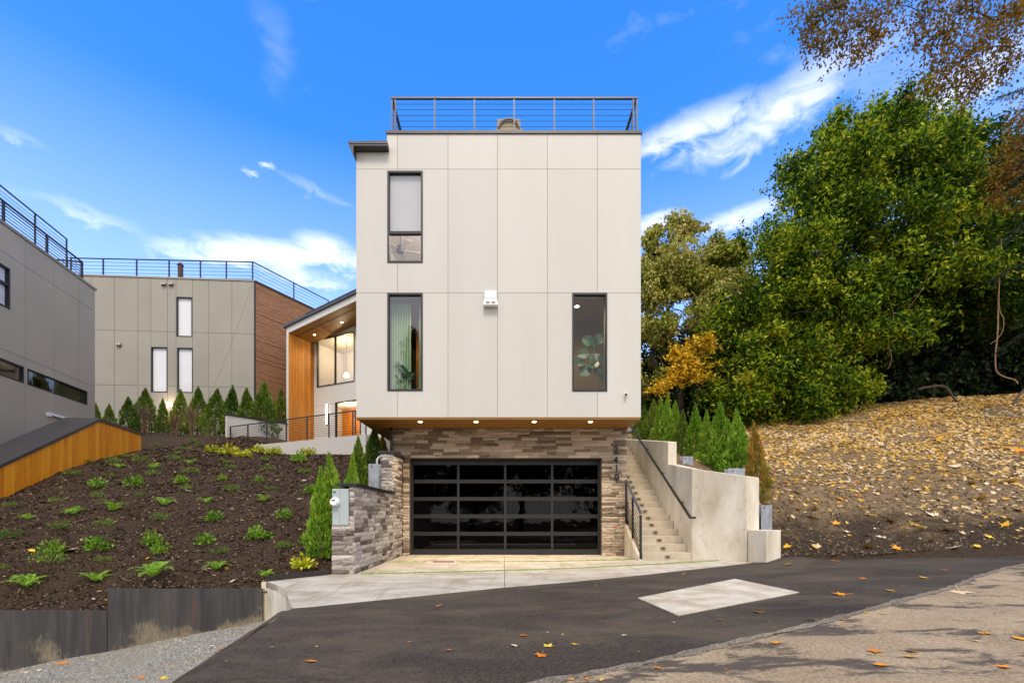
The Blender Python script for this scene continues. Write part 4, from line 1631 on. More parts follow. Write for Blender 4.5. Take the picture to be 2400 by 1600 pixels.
# ---------------------------------------------------------------- stone wing wall beside the drive
XW, YW0, YW1 = -2.73, 8.58, 11.6
wing = thing('stone_wing_wall', (-2.95, 10.5, 0), 'grey ledgestone wing wall stepping down beside the driveway', 'wall')
w = MB()
w.box(-3.14, XW - .03, YW0 + .03, YW1 + .03, -0.3, 0.89)
w.box(-3.14, XW - .03, YW0 + .30, YW1 + .03, 0.89, 1.61)
w.box(-2.82, XW - .03, YW0 + .03, YW0 + .30, 0.89, 1.61)
w.box(-3.05, XW - .03, YW1 + .03, YS - .002, -0.3, 2.6)
w.box(-3.14, -3.06, YW1 + .03, YS - .002, -0.3, 1.6)
w.build('wall_core', 'stone_backing', wing)
FR = Frame((XW - .03, YW0, 0), (0, 1, 0), (1, 0, 0))
stone_run(wing, FR, [(0.005, YW1 - YW0, 0.0, 1.61), (YW1 - YW0 + .002, YS - YW0 - .06, 0.0, 2.6)], 0.085, 0.24, 0.6, 'stone_wing')
FE = Frame((0, YW0 + .03, 0))
stone_run(wing, FE, [(-3.14, XW, 0, 0.89), (-2.82, XW, 0.89, 1.61)], 0.085, 0.14, 0.34, 'stone_wing')
FE2 = Frame((0, YW1 + .03, 0))
stone_run(wing, FE2, [(-3.05, XW, 1.61, 2.6)], 0.085, 0.14, 0.3, 'stone_wing')
c = MB()
c.box(-3.02, XW + .05, YW0 - .03, YW1 + .0, 1.612, 1.67)
c.build('cap', 'dark_metal', wing, bevel=.006)
c = MB()
c.box(-3.09, XW + .05, YW1 - .03, YS - .07, 2.602, 2.68)
c.build('cap', 'dark_metal', wing, bevel=.006)
# meter cabinet set into the wall end
mt = thing('meter_cabinet', (-2.98, YW0 + .14, .89), 'pale grey electric meter cabinet at the end of the stone wing wall', 'meter cabinet')
MB().box(-3.13, -2.825, YW0 - .005, YW0 + .29, .893, 1.57).build('cabinet', 'meter_grey', mt, bevel=.008)
MB().box(-2.985, -2.835, YW0 - .015, YW0 - .006, .91, 1.56).build('door', 'meter_grey', mt, bevel=.003)
MB().box(-3.12, -2.99, YW0 - .012, YW0 - .006, .91, 1.56).build('cover', 'meter_grey', mt, bevel=.003)
MB().disc((-3.07, YW0 - .012, 1.33), (0, -1, 0), .085, .08, .05, 24).build('meter_ring', 'white_plastic', mt)
MB().disc((-3.07, YW0 - .063, 1.33), (0, -1, 0), .07, .06, .05, 24).build('meter', 'white_plastic', mt)
MB().box(-3.10, -3.04, YW0 - .116, YW0 - .112, 1.345, 1.365).build('display', 'black_trim', mt)
MB().box(-3.11, -3.06, YW0 - .015, YW0 - .0125, 1.49, 1.53).build('sticker', 'green_plastic', mt)
t = thing('conduit', (X(889, 11.55), 11.5, 1.6), 'grey electrical conduit running up beside the stone pillar', 'conduit')
x = -3.10
MB().tube([(x, 11.5, 1.55), (x, 11.5, 2.45), (x + .03, 11.55, 2.52), (x + .1, 11.6, 2.53)], .028, 10).build('pipe', 'galvanized', t, smooth=True)
MB().disc((x, 11.5, 2.0), (0, 0, 1), .036, .036, .05, 10).build('coupling', 'galvanized', t)

# ---------------------------------------------------------------- stairs and concrete wall
YB, RIS, RUN = 10.48, 0.172, 0.28
st = thing('staircase', (3.65, YB, 0.08), 'pale concrete stairs climbing between garage pier and retaining wall', 'stairs')


def sl(y):
    return float(np.interp(y, [10.48, 12.72, 30], [3.1, 3.36, 3.36]))


for k in range(1, 21):
    y0 = YB + RUN * (k - 1)
    y1 = y0 + RUN + (.3 if k == 20 else .03)
    z1 = .08 + RIS * k
    m = MB()
    m.prism([(sl(y0), y0), (4.205, y0), (4.205, y1), (sl(y1), y1)], z1 - .5, z1)
    sp = m.build('step', 'step_concrete', st, bevel=.008)
    if k <= 13:
        zl = z1 - RIS * .52
        MB().box(3.60, 3.72, y0 - .012, y0 - .001, zl - .038, zl + .038).build('step_light', 'tan_vent', sp)
        MB().box(3.625, 3.695, y0 - .016, y0 - .0125, zl - .016, zl + .012).build('louvre', 'black_trim', sp)
# cheek wall on the garage side
m = MB()
m.prism([(3.09, 10.46), (3.02, 10.46), (3.26, 12.66), (3.35, 12.66)], [-.1] * 4, [.10, .10, .86, .86])
m.build('cheek_wall', 'concrete_wall', st)
# guard rail along the cheek
gr = thing('stair_guard', (3.2, 11.5, .1), 'black cable guard rail beside the lower stairs', 'railing')
a, b = Vector((3.07, 10.5, .10)), Vector((3.28, 12.56, 1.0))
up = Vector((0, 0, 1.02))
for p, lo in ((0.0, 0), (.5, .0), (1.0, .0)):
    q = a + (b - a) * p
    MB().box(q.x - .022, q.x + .022, q.y - .022, q.y + .022, q.z - .03 - (.1 if p == 1 else 0), q.z + 1.0).build('post', 'dark_metal', gr)
m = MB()
sd = Vector((.03, 0, 0))
m.hexa([a + up - sd, a + up + sd, b + up + sd, b + up - sd, a + up - sd + Vector((0, 0, .025)), a + up + sd + Vector((0, 0, .025)), b + up + sd + Vector((0, 0, .025)), b + up - sd + Vector((0, 0, .025))])
m.build('top_rail', 'rail_metal', gr)
for i in range(8):
    z = Vector((0, 0, .12 + .85 * i / 8))
    MB().tube([a + z, b + z], .007, 6).build('cable', 'dark_metal', gr)
# handrail on the wall
hr_ = thing('stair_handrail', (4.14, 13, 1.0), 'long black metal handrail sloping up the concrete retaining wall', 'handrail')
h0, h1 = Vector((4.12, 10.36, 1.02)), Vector((4.12, 15.5, 4.15))
m = MB()
q = Vector((.022, 0, 0))
tt_ = Vector((0, 0, .05))
m.hexa([h0 - q, h0 + q, h1 + q, h1 - q, h0 - q + tt_, h0 + q + tt_, h1 + q + tt_, h1 - q + tt_])
m.build('rail', 'dark_metal', hr_, bevel=.004)
MB().box(4.10, 4.24, 10.33, 10.37, 1.015, 1.06).build('return', 'dark_metal', hr_)
for p in (.12, .38, .64, .9):
    c = h0 + (h1 - h0) * p
    MB().box(4.13, 4.215, c.y - .015, c.y + .015, c.z - .02, c.z + .005).build('bracket', 'dark_metal', hr_)
# retaining wall
rw = thing('concrete_retaining_wall', (4.6, 11, 0), 'pale board-marked concrete retaining wall bending outward beside the stairs', 'retaining wall')
m = MB()
m.prism([(4.21, 12.0), (4.43, 12.0), (4.43, 20.0), (4.21, 20.0)], [-.2] * 4, [2.97, 2.97, 4.4, 4.4])
m.build('upper_wall', 'concrete_wall', rw, bevel=.012)
m = MB()
m.prism([(4.212, 11.998), (4.212, 10.48), (4.97, 9.6), (5.32, 9.76), (4.52, 10.66), (4.44, 11.998)], [-.2] * 6, [2.4, 2.13, 1.89, 1.87, 2.12, 2.4])
m.build('lower_wall', 'concrete_wall', rw, bevel=.012)
m = MB()
m.prism([(4.985, 9.585), (5.16, 9.2), (5.59, 9.45), (5.42, 9.85), (5.33, 9.76)], -.2, [.79, .79, .79, .79, .79])
tag(m.build('concrete_block', 'concrete_wall', bevel=.012), 'smooth low concrete block at the foot of the retaining wall', 'block')
# steel soldier piles


def pile(loc, zt, zb, lab, w=.2, wide=False, paint=False):
    t = thing('steel_pile', (loc[0], loc[1], zb), lab, 'pile', 'galvanised soldier piles')
    x, y = loc
    m = MB()
    m.box(x - w / 2, x + w / 2, y - .01, y + .005, zb, zt)
    m.box(x - w / 2, x + w / 2, y + .18, y + .195, zb, zt)
    m.box(x - .008, x + .008, y + .005, y + .18, zb, zt)
    m.build('beam', 'galvanized', t)
    MB().disc((x - w * .22, y - .0105, zt - .06), (0, -1, 0), .016, .016, .003, 12).build('bolt_hole', 'black_trim', t)
    if paint:
        MB().box(x - .06, x + .04, y - .0135, y - .0105, zb + .28, zb + .34).build('paint_mark', 'fallen_orange', t)
    return t


pile((X(876, 11.3), 11.3), 2.33, 1.3, 'galvanised steel pile behind the stone wing wall, marked with orange paint', .25, paint=True)
pile((X(1612, 12.4), 12.4), Z(1069, 12.4), 1.6, 'galvanised pile top behind the concrete wall, between the lower stairs hedges', .28)
pile((X(1726, 10.75), 10.75), Z(1097, 10.75), 1.2, 'galvanised pile top on the concrete wall beside the browning cypress', .38)
pile((X(1796, 9.9), 9.9), Z(1183, 9.9), .4, 'tall galvanised pile standing just behind the low concrete block', .23)

# ---------------------------------------------------------------- neighbouring buildings
B1 = Frame((-15.94, 18.3, 0), (-.196, .981, 0), (.981, .196, 0))
gb = thing('grey_building', (-18, 14, 0), 'dark grey panelled building with strip windows at the frame edge', 'building')
vj = [-14.0, -11.4, -10.2, -8.9, -7.7, -6.4] + [a_px(B1, p) for p in (58, 125.6, 183.6)] + [0.0]
hz = [0.5, 3.2, 6.1, 9.03, 9.87]
wz = (5.29, 5.81)
wins = [(a_px(B1, 63), a_px(B1, 203), *wz), (a_px(B1, -70), a_px(B1, 54), *wz), (a_px(B1, -50), a_px(B1, 22), 7.39, 8.65)]
for i in range(len(vj) - 1):
    for j in range(4):
        MB(B1).plate(vj[i] + .006, vj[i + 1] - .006, hz[j] + .006, hz[j + 1] - .006, 0, .014, [(w[0] + .01, w[1] - .01, w[2] + .01, w[3] - .01) for w in wins]).build('panel', 'panel_grey_dark', gb)
MB(B1).plate(-14, 0, .3, 9.85, -.2, -.002, [(w[0] + .03, w[1] - .03, w[2] + .03, w[3] - .03) for w in wins]).build('wall', 'backing_grey', gb)
m = MB(B1)
m.box(-14, 0, -6, -5.8, .3, 9.85)
m.box(-.2, 0.012, -5.8, -.201, .3, 9.86)
m.box(-14, -.2, -5.8, -.2, 9.5, 9.6)
m.build('wall', 'panel_grey_dark', gb)
m = MB(B1)
m.box(-14, .06, -.22, .05, 9.872, 9.95)
m.box(-.2, .06, -6, -.221, 9.872, 9.95)
m.build('parapet_cap', 'panel_grey', gb)
MB(B1).box(-14, -.3, -1.7, -1.6, 4.9, 6.2).build('room', 'garage_dark', gb)
window(gb, B1, *wins[0], fw=.035, glassm='glass')
window(gb, B1, *wins[1], fw=.035, glassm='glass')
window(gb, B1, *wins[2], fw=.05, glassm='glass_clear', mull=[8.12], shade='mirrored_sky_white')
railing(gb, 'roof_railing', 'dark_metal', [B1(-9, -.4, 9.95), B1(a_px(B1, 192, -.4), -.4, 9.95), B1(a_px(B1, 192, -.4), -1.6, 9.95)], .95, [[i / 5 for i in range(6)], [1]], 8, pw=.03, cr=.012, rail_w=.03)
railing(gb, 'roof_railing', 'dark_metal', [B1(-9, -1.3, 9.95), B1(a_px(B1, 156, -1.3), -1.3, 9.95), B1(a_px(B1, 170, -2.0), -2.2, 9.95)], 2.1, [[i / 6 for i in range(7)], [1]], 15, pw=.022, cr=.010, rail_w=.02)
pa, pb = B1(a_px(B1, 107), .03, 0), B1(a_px(B1, 171), .03, 0)
t = thing('light_bar', (pa.x, pa.y, 4.6), 'white linear light bar on the dark grey building wall', 'light bar')
m = MB(B1)
aa, ab = a_px(B1, 107), a_px(B1, 171)
za, zb_ = Z(968, pa.y), Z(985, pb.y)
m.hexa([(aa, .015, za - .04), (ab, .015, zb_ - .04), (ab, .09, zb_ - .04), (aa, .09, za - .04), (aa, .015, za + .03), (ab, .015, zb_ + .03), (ab, .09, zb_ + .03), (aa, .09, za + .03)])
m.build('housing', 'white_plastic', t)
MB(B1).box(aa + .02, aa + .12, .016, .10, za - .09, za - .045).build('bracket', 'white_plastic', t)

B2 = Frame((X(597, 25), 25, 0), (.9976, .069, 0), (.069, -.9976, 0))
g2 = thing('grey_building', (-17, 28, 4), 'light grey panelled building with brown slat side and tall pale windows', 'building')


def z2(py, px):
    return Z(py, y_at(B2, a_px(B2, px)))


ZT2 = Z(660, 25)
vj = [-11, -9.8] + [a_px(B2, p) for p in (214, 268.8, 323.7, 354, 392.9, 413, 451.8, 489.7, 543.8)] + [0]
hz = [2.0, 5.0, Z(908, 25), Z(782.6, 25), ZT2]
wins = [(a_px(B2, 414), a_px(B2, 451), z2(789, 430), z2(696, 430)), (a_px(B2, 354.5), a_px(B2, 393), z2(919, 370), z2(813, 370)), (a_px(B2, 415.5), a_px(B2, 452.5), z2(920, 430), z2(814.7, 430))]
for i in range(len(vj) - 1):
    for j in range(4):
        MB(B2).plate(vj[i] + .008, vj[i + 1] - .008, hz[j] + .008, hz[j + 1] - .008, 0, .014, [(w[0] + .01, w[1] - .01, w[2] + .01, w[3] - .01) for w in wins]).build('panel', 'panel_grey', g2)
MB(B2).plate(-11, 0, 2, ZT2 - .02, -.2, -.002, [(w[0] + .03, w[1] - .03, w[2] + .03, w[3] - .03) for w in wins]).build('wall', 'backing_grey', g2)
MB(B2).box(-11, .02, -.3, .05, ZT2 + .002, ZT2 + .08).build('parapet_cap', 'panel_grey', g2)
for w in wins:
    window(g2, B2, *w, fw=.045, glassm='glass_clear', shade='mirrored_sky_white')  # added white sheets stand in for sky mirrored in these panes
B3 = Frame((X(597, 25), 25, 0), (.466, .885, 0), (.885, -.466, 0))
MB(B3).box(.0, 9, -.2, -.02, 2, ZT2).build('wall', 'backing_grey', g2)
m = MB(B3)
z = 3.6
r5 = random.Random(5)
while z < ZT2:
    m.box(.03, 9, -.018, r5.uniform(.0, .02), z, z + .088)
    z += .1
s_ = m.build('slat_cladding', 'wood_slat', g2)
s_['kind'] = 'stuff'
MB(B3).box(-.03, .028, -.05, .03, 2, ZT2 + .05).build('corner_trim', 'dark_metal', g2)
MB(B3).box(.03, 9, -.3, .06, ZT2 + .002, ZT2 + .07).build('parapet_cap', 'cap_metal', g2)
# roof of both wings so that nothing is hollow from the side
m = MB()
c0, c1, c2, c3 = B2(-11, -.2, 0), B2(0, -.2, 0), B3(9, -.2, 0), B3(9, -9, 0)
m.prism([(c0.x, c0.y), (c1.x, c1.y), (c2.x, c2.y), (c3.x - 6, c3.y + 2)], ZT2 - .4, ZT2 - .2)
m.build('roof', 'cap_metal', g2)
yb = 25.6
zb0 = ZT2 + .05
railing(g2, 'roof_railing', 'dark_metal', [(X(180, yb), yb - .4, zb0), (X(593, yb), yb, zb0), (X(593, yb) + 2.4, yb + 4.6, zb0)], Z(614, yb) - zb0, [[(p - 180) / (593 - 180) for p in (182, 254, 329, 402, 473, 532, 592)], [.5, 1]], 6, pw=.028, cr=.011, rail_w=.03)
for px, py in ((385, 666), (402, 666), (280, 807)):
    yy = y_at(B2, a_px(B2, px))
    p = B2(a_px(B2, px), .014, Z(py, yy))
    a = a_px(B2, px)
    v = MB(B2).hexa([(a - .12, .0145, p.z - .06), (a + .12, .0145, p.z - .06), (a + .12, .14, p.z - .07), (a - .12, .14, p.z - .07), (a - .12, .0145, p.z + .08), (a + .12, .0145, p.z + .08), (a + .12, .10, p.z + .04), (a - .12, .10, p.z + .04)]).build('vent_hood', 'panel_grey', g2)
    MB(B2).box(a - .09, a + .09, .03, .13, p.z - .085, p.z - .072).build('grille', 'black_trim', v)
a = a_px(B2, 402)
zz = z2(950, 402)
t = MB(B2).box(a - .06, a + .06, .0145, .07, zz - .1, zz + .12).build('wall_lamp', 'cap_metal', g2)
c = B2(a, .16, zz)
MB().disc(c - Vector((0, 0, .1)), (0, 0, 1), .09, .12, .2, 14).build('globe', 'lamp_warm', t)
lamp('wall_lamp_bulb', 'POINT', B2(a, .45, zz), 14, (1, .8, .55), t, shadow_soft_size=.1)
t = thing('roof_flue', (X(423, 26.5), 26.5, ZT2 - .2), 'brown flue pipe rising behind the grey building roof railing', 'flue')
q = Vector((X(423, 26.5), 26.5, ZT2 - .2))
MB().tube([q, q + Vector((0, 0, Z(622, 26.5) - ZT2 + .2))], .14, 10).build('pipe', 'brown_stack', t)
MB().disc(q + Vector((0, 0, Z(622, 26.5) - ZT2 + .2)), (0, 0, 1), .18, .05, .16, 10).build('cap', 'brown_stack', t)
t = MB()
pa, pb = B2(-.1, .1, Z(668, 25)), Vector(P(480, 950, 23.2))
t.tube([pa + (pb - pa) * k / 10 - Vector((0, 0, .35 * math.sin(math.pi * k / 10))) for k in range(11)], .008, 6)
tag(t.build('overhead_cable', 'cable_grey'), 'thin cable slanting across the light grey building facade', 'cable')

# ---- timber-faced stair parapet on the left
FN = Frame((-12.4, 11.6, 0), (-.1286, .9917, 0), (.9917, .1286, 0))
fe = thing('timber_parapet', (-12.8, 14.5, 1.5), 'orange timber-boarded stair parapet with sloping dark metal cap', 'parapet')
aP, aE = a_px(FN, 232), a_px(FN, 331)


def ftop(a):
    return float(np.interp(a, [-4, 0, aP, aE], [2.29 - 4 * .54, 2.29, 4.08, 4.0]))


def fbot(a):
    p = FN(a, 0, 0)
    return float(mulch_z(p.x, p.y)) - .12


a = -3.2
while a < aE - .02:
    b = min(a + .155, aE)
    m = MB(FN)
    m.hexa([(a + .003, -.02, fbot(a)), (b - .003, -.02, fbot(a)), (b - .003, .0, fbot(a)), (a + .003, .0, fbot(a)), (a + .003, -.02, ftop(a)), (b - .003, -.02, ftop(b)), (b - .003, .0, ftop(b)), (a + .003, .0, ftop(a))])
    m.build('board', 'wood_fence', fe)
    a = b
CW = .95
m = MB(FN)
for (a, b) in ((-3.2, aP), (aP, aE)):
    m.hexa([(a, -CW, fbot(a) - .3), (b, -CW, fbot(b) - .3), (b, -.021, fbot(b) - .3), (a, -.021, fbot(a) - .3), (a, -CW, ftop(a) - .005), (b, -CW, ftop(b) - .005), (b, -.021, ftop(b) - .005), (a, -.021, ftop(a) - .005)])
m.build('core', 'backing_grey', fe)
for (a, b) in ((-3.2, aP), (aP, aE)):
    m = MB(FN)
    b2 = b + (.05 if b == aE else 0)
    m.hexa([(a, -CW - .03, ftop(a)), (b2, -CW - .03, ftop(b)), (b2, .045, ftop(b)), (a, .045, ftop(a)), (a, -CW - .03, ftop(a) + .09), (b2, -CW - .03, ftop(b) + .09), (b2, .045, ftop(b) + .09), (a, .045, ftop(a) + .09)])
    m.build('cap', 'cap_metal', fe)

# ---------------------------------------------------------------- plants


def unit(v):
    return v / np.maximum(np.linalg.norm(v, axis=-1, keepdims=True), 1e-9)


def leaf_quads(pos, axis, nrm, L, W, fold=0.25):
    """pointed leaves: base, side, tip, side, folded along the midrib"""
    axis = unit(axis)
    side = unit(np.cross(axis, nrm))
    up = np.cross(side, axis)
    L, W = L[:, None], W[:, None]
    b = pos - axis * L * 0.5
    t = pos + axis * L * 0.5
    m = pos - axis * L * 0.08 + up * W * fold
    return np.stack([b, m - side * W * 0.5, t, m + side * W * 0.5], 1)


def lobes_px(lst, Y, dy=0.85):
    """crown lobes given where the photograph shows them, on a plane at distance Y"""
    out = []
    for q in lst:
        px, py, rx = q[0], q[1], q[2]
        ry = q[3] if len(q) > 3 else rx
        yy = Y + (q[4] if len(q) > 4 else 0.0)
        s = yy / FPX
        out.append((X(px, yy), yy, Z(py, yy), rx * s, max(rx, ry) * s * dy, ry * s))
    return np.array(out)


def crown(lobes, ntwig, nleaf, L, W, droop=0.3, spread=0.35, shell=0.55, up=0.3, seed=1, bump=0.22, sub=0):
    r = np.random.default_rng(seed)
    if sub:
        # every lobe breaks up into smaller clumps on and under its surface
        big = lobes
        out = []
        for l in big:
            k = int(sub)
            dd = unit(r.normal(0, 1, (k, 3)))
            q = 1.1 - .5 * r.random(k) ** 1.3
            f = r.uniform(.18, .46, k)
            for j in range(k):
                out.append((*(l[:3] + dd[j] * l[3:] * q[j]), *(l[3:] * f[j] * [1.15, 1.15, .75])))
        lobes = np.array(out)
    area = (lobes[:, 3] * lobes[:, 5]) ** 0.9
    idx = r.choice(len(lobes), ntwig, p=area / area.sum())
    d = unit(r.normal(0, 1, (ntwig, 3)))
    rad = 1 - shell * r.random(ntwig) ** 1.8
    # bumpy outline
    ph = lobes[idx, 0:1] * 3
    bm = 1 + bump * (np.sin(d[:, 0:1] * 5 + ph) * np.sin(d[:, 2:3] * 6 + ph * 1.7) + 0.5 * np.sin(d[:, 1:2] * 11 + ph))
    c = lobes[idx, :3] + d * lobes[idx, 3:] * rad[:, None] * bm
    k = np.repeat(np.arange(ntwig), nleaf)
    tw = unit(d + r.normal(0, 0.6, (ntwig, 3)) + np.array([0, 0, -droop]))
    along = r.uniform(-1, 1, len(k))
    pos = c[k] + tw[k] * (along * spread)[:, None] + r.normal(0, spread * 0.28, (len(k), 3))
    ax = unit(tw[k] * 0.6 + r.normal(0, 0.75, (len(k), 3)) + np.array([0, 0, -droop]))
    nr = unit(d[k] * 0.6 + r.normal(0, 0.55, (len(k), 3)) + np.array([0, 0, up]))
    LL = L * r.uniform(0.6, 1.25, len(k))
    WW = W * r.uniform(0.7, 1.2, len(k))
    return leaf_quads(pos, ax, nr, LL, WW), c


def limb(m, a, b, r0, r1, seed=0, sag=0.12, n=8):
    r = random.Random(seed)
    a, b = Vector(a), Vector(b)
    ln = (b - a).length
    pts = []
    for i in range(n + 1):
        t = i / n
        p = a + (b - a) * t
        j = math.sin(math.pi * t) * ln * sag
        p += Vector((r.uniform(-.4, .4) * j, r.uniform(-.4, .4) * j, r.uniform(0, .5) * j))
        pts.append(p)
    m.tube(pts, [r0 + (r1 - r0) * i / n for i in range(n + 1)], 7)
    return pts


def tree(name, label, cat, base, lobes, ntwig, nleaf, L, W, leafm, trunk_r=0.22, seed=1, group=None, droop=.3, spread=.35, shell=.55, fork=0.45, extra=None, up=.3, barkm='bark', bump=.22, sub=0, limb_r=None, fork_at=None, ntw=5):
    t = thing(name, base, label, cat, group)
    off = np.array(base)
    V, c = crown(lobes, ntwig, nleaf, L, W, droop, spread, shell, up, seed, bump, sub)
    o = part('crown', np_mesh('crown', V - off, 4, leafm), t)
    if extra:
        for (lb, nt_, nl_, L2, W2, lm) in extra:
            V2, _ = crown(lb, nt_, nl_, L2, W2, droop, spread, shell, up, seed + 50, bump)
            part('crown', np_mesh('crown', V2 - off, 4, lm), t)
    m = MB()
    cen = lobes[:, :3].mean(0)
    fk = Vector(base) + (Vector(cen) - Vector(base)) * fork
    fk.x = base[0] * .7 + fk.x * .3
    if fork_at:
        fk = Vector(fork_at)
    limb(m, base, fk, trunk_r, trunk_r * .7, seed, .05)
    # limbs grow from the fork to the nearest clump and on from clump to clump
    nodes = [(fk, limb_r or trunk_r * .55)]
    todo = [Vector(l[:3]) for l in lobes]
    idx_ = list(range(len(todo)))
    while idx_:
        best = min(((p - todo[k]).length + .02 * q_, q_, k) for q_, (p, _) in enumerate(nodes) for k in idx_)
        _, q_, k = best
        p0, r0 = nodes[q_]
        l = lobes[k]
        r1 = max(r0 * .72, .012)
        pts = limb(m, p0, todo[k], r0, r1, seed + k, .1)
        nodes.append((todo[k], r1))
        idx_.remove(k)
        for j in range(ntw):
            q = pts[4 + j % 4]
            d = Vector(rng.normal(0, 1, 3)).normalized()
            e = Vector(l[:3]) + Vector((d.x * l[3], d.y * l[4], d.z * l[5])) * .85
            limb(m, q, e, min(.028, r1), .005, seed * 7 + k * 5 + j, .12, 5)
    m.build('trunk', barkm, t, smooth=True)
    return t


# ---- big broadleaf trees on the hill
YT = 21.0
lob = lobes_px([(2000, 420, 125), (2130, 345, 110), (2100, 480, 150), (1905, 520, 105), (1960, 620, 150), (2120, 630, 150), (1800, 650, 105), (1850, 740, 120),
                (1990, 750, 125, 95), (1745, 760, 95), (1760, 865, 100), (1850, 880, 110), (1725, 930, 62, 55, -1), (1830, 950, 85, 50, -1), (1940, 880, 95, 80), (2045, 350, 70), (1935, 400, 60), (2110, 300, 66, 58), (1990, 330, 56)], YT)
b = on_surface(1930, 985, hill_z, 9.5)
tree('broadleaf_tree', 'large green broadleaf tree on the hill nearest the house hedges', 'tree', (X(1960, 23.5), 23.5, float(hill_z(X(1960, 23.5), 23.5)) - .2), lob, 10500, 10, .225, .088, 'leaf_green', .28, 3, 'broadleaf trees on the hillside', spread=.34, shell=.6, up=.6, sub=20, extra=[(lob * np.array([1, 1, 1, 1.25, 1.15, 1.25]), 1300, 10, .2, .075, 'leaf_green')])
lob = lobes_px([(2290, 400, 110, 90), (2330, 500, 140), (2230, 560, 130), (2360, 620, 140), (2460, 520, 140), (2470, 680, 150), (2220, 660, 100, 70), (2340, 690, 120, 60), (2480, 720, 100, 70), (2240, 330, 70, 50), (2390, 400, 80), (2180, 420, 80)], YT + .8)
tree('broadleaf_tree', 'dark green broadleaf tree leaning in from the hillside frame edge', 'tree', (X(2440, 24), 24.0, float(hill_z(X(2440, 24), 24)) - .2), lob, 7000, 10, .225, .09, 'leaf_deep', .3, 4, 'broadleaf trees on the hillside', spread=.34, shell=.6, up=.6, sub=20, extra=[(lob * np.array([1, 1, 1, 1.25, 1.15, 1.25]), 900, 10, .2, .075, 'leaf_deep')])
# undergrowth and trees further back; the hollow's shade is put into dark leaf colour
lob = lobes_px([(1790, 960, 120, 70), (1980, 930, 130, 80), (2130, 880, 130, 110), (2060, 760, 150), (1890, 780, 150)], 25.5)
tree('thicket_tree', 'shaded undergrowth tree behind the large green broadleaf tree', 'tree', (X(1950, 26), 26.0, float(hill_z(X(1950, 26), 26)) - .2), lob, 4200, 8, .34, .17, 'leaf_conifer_and_shade', .2, 5, 'shaded trees behind')
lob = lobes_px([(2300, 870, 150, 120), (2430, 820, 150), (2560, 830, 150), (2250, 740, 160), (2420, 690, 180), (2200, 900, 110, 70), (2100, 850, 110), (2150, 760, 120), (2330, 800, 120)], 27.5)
tree('thicket_tree', 'shaded undergrowth tree behind the dark cavity under the hillside trees', 'tree', (X(2380, 28), 28.0, float(hill_z(X(2380, 28), 28)) - .2), lob, 5200, 8, .36, .19, 'leaf_conifer_and_shade', .2, 6, 'shaded trees behind')
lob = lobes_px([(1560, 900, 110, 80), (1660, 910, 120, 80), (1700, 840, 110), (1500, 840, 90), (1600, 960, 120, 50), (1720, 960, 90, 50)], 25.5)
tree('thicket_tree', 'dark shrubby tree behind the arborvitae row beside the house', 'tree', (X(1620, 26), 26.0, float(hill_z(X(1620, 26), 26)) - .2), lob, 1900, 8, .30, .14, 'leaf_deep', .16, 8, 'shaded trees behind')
# ivy smothered tree beside the house
lob = lobes_px([(1590, 600, 62), (1565, 640, 60), (1640, 640, 70, 60), (1690, 600, 50), (1700, 640, 55), (1560, 560, 42, 30), (1610, 545, 34, 20), (1580, 700, 70), (1650, 710, 60), (1530, 640, 46), (1510, 610, 34, 40), (1700, 720, 70, 50), (1660, 750, 60, 40), (1545, 760, 60, 80),
                (1525, 840, 46, 80), (1600, 780, 60, 60)], 23.0)
vy = lobes_px([(1540, 680, 40, 60), (1690, 700, 60, 30, -1), (1650, 740, 46, 26, -1), (1600, 590, 46, 30, -1), (1510, 660, 30, 50), (1720, 660, 44, 26, -1)], 22.6)
tree('ivy_covered_tree', 'tan and olive ivy-smothered tree beside the white house corner', 'tree', (X(1590, 24), 24.0, float(hill_z(X(1590, 24), 24)) - .2), lob, 7000, 8, .17, .10, 'leaf_ivy', .22, 9, None, droop=.7, spread=.22, shell=.35, up=.2, extra=[(vy, 900, 8, .16, .08, 'leaf_ivy')], bump=.12, sub=9)
# small yellow maple
lob = lobes_px([(1640, 810, 42, 22), (1590, 830, 30, 20), (1600, 870, 40, 20), (1660, 800, 24, 16), (1570, 895, 34, 16), (1630, 855, 40, 16), (1545, 910, 30, 10), (1640, 885, 34, 12)], 20.0)
tree('yellow_maple', 'small bright yellow maple above the arborvitae row', 'tree', (X(1635, 20.2), 20.2, float(hill_z(X(1635, 20.2), 20.2)) - .2), lob, 330, 8, .15, .11, 'leaf_yellow', .05, 10, None, spread=.2, shell=.9, fork=.4)
# autumn tree reaching in from the frame's upper corner
YA = 13.5
lob = lobes_px([(1960, 10, 70, 44), (1900, 50, 36, 40), (1960, 85, 40, 36), (2015, 60, 44, 50), (1905, 105, 20, 20), (1935, 130, 20, 14), (2010, 120, 30, 20), (2055, 90, 30, 30), (2085, 10, 46, 40), (2170, 30, 56, 44), (2160, 90, 36, 30), (2215, 80, 44, 40), (2260, 140, 50, 46), (2200, 150, 34, 30), (2330, 50, 56, 50), (2300, 110, 40, 36), (2225, 195, 36, 26), (2180, 205, 26, 14),
                (2290, 190, 34, 30), (2370, 110, 40, 40), (2380, 30, 40, 50), (2260, 20, 50, 40), (2260, 232, 22, 14), (2355, 165, 26, 22)], YA)
at = tree('autumn_tree', 'golden-brown autumn tree whose branches hang into the upper corner', 'tree', (19.5, 13.0, float(hill_z(19.5, 13.0)) - .2), lob * np.array([1, 1, 1, 1.2, 1.2, 1.2]), 1000, 9, .1, .066, 'leaf_autumn', .34, 12, None, droop=.6, spread=.3, shell=.95, fork=1.0, up=.1, limb_r=.05, sub=0, bump=.3, fork_at=(17.4, 13.4, 15.5), ntw=3)
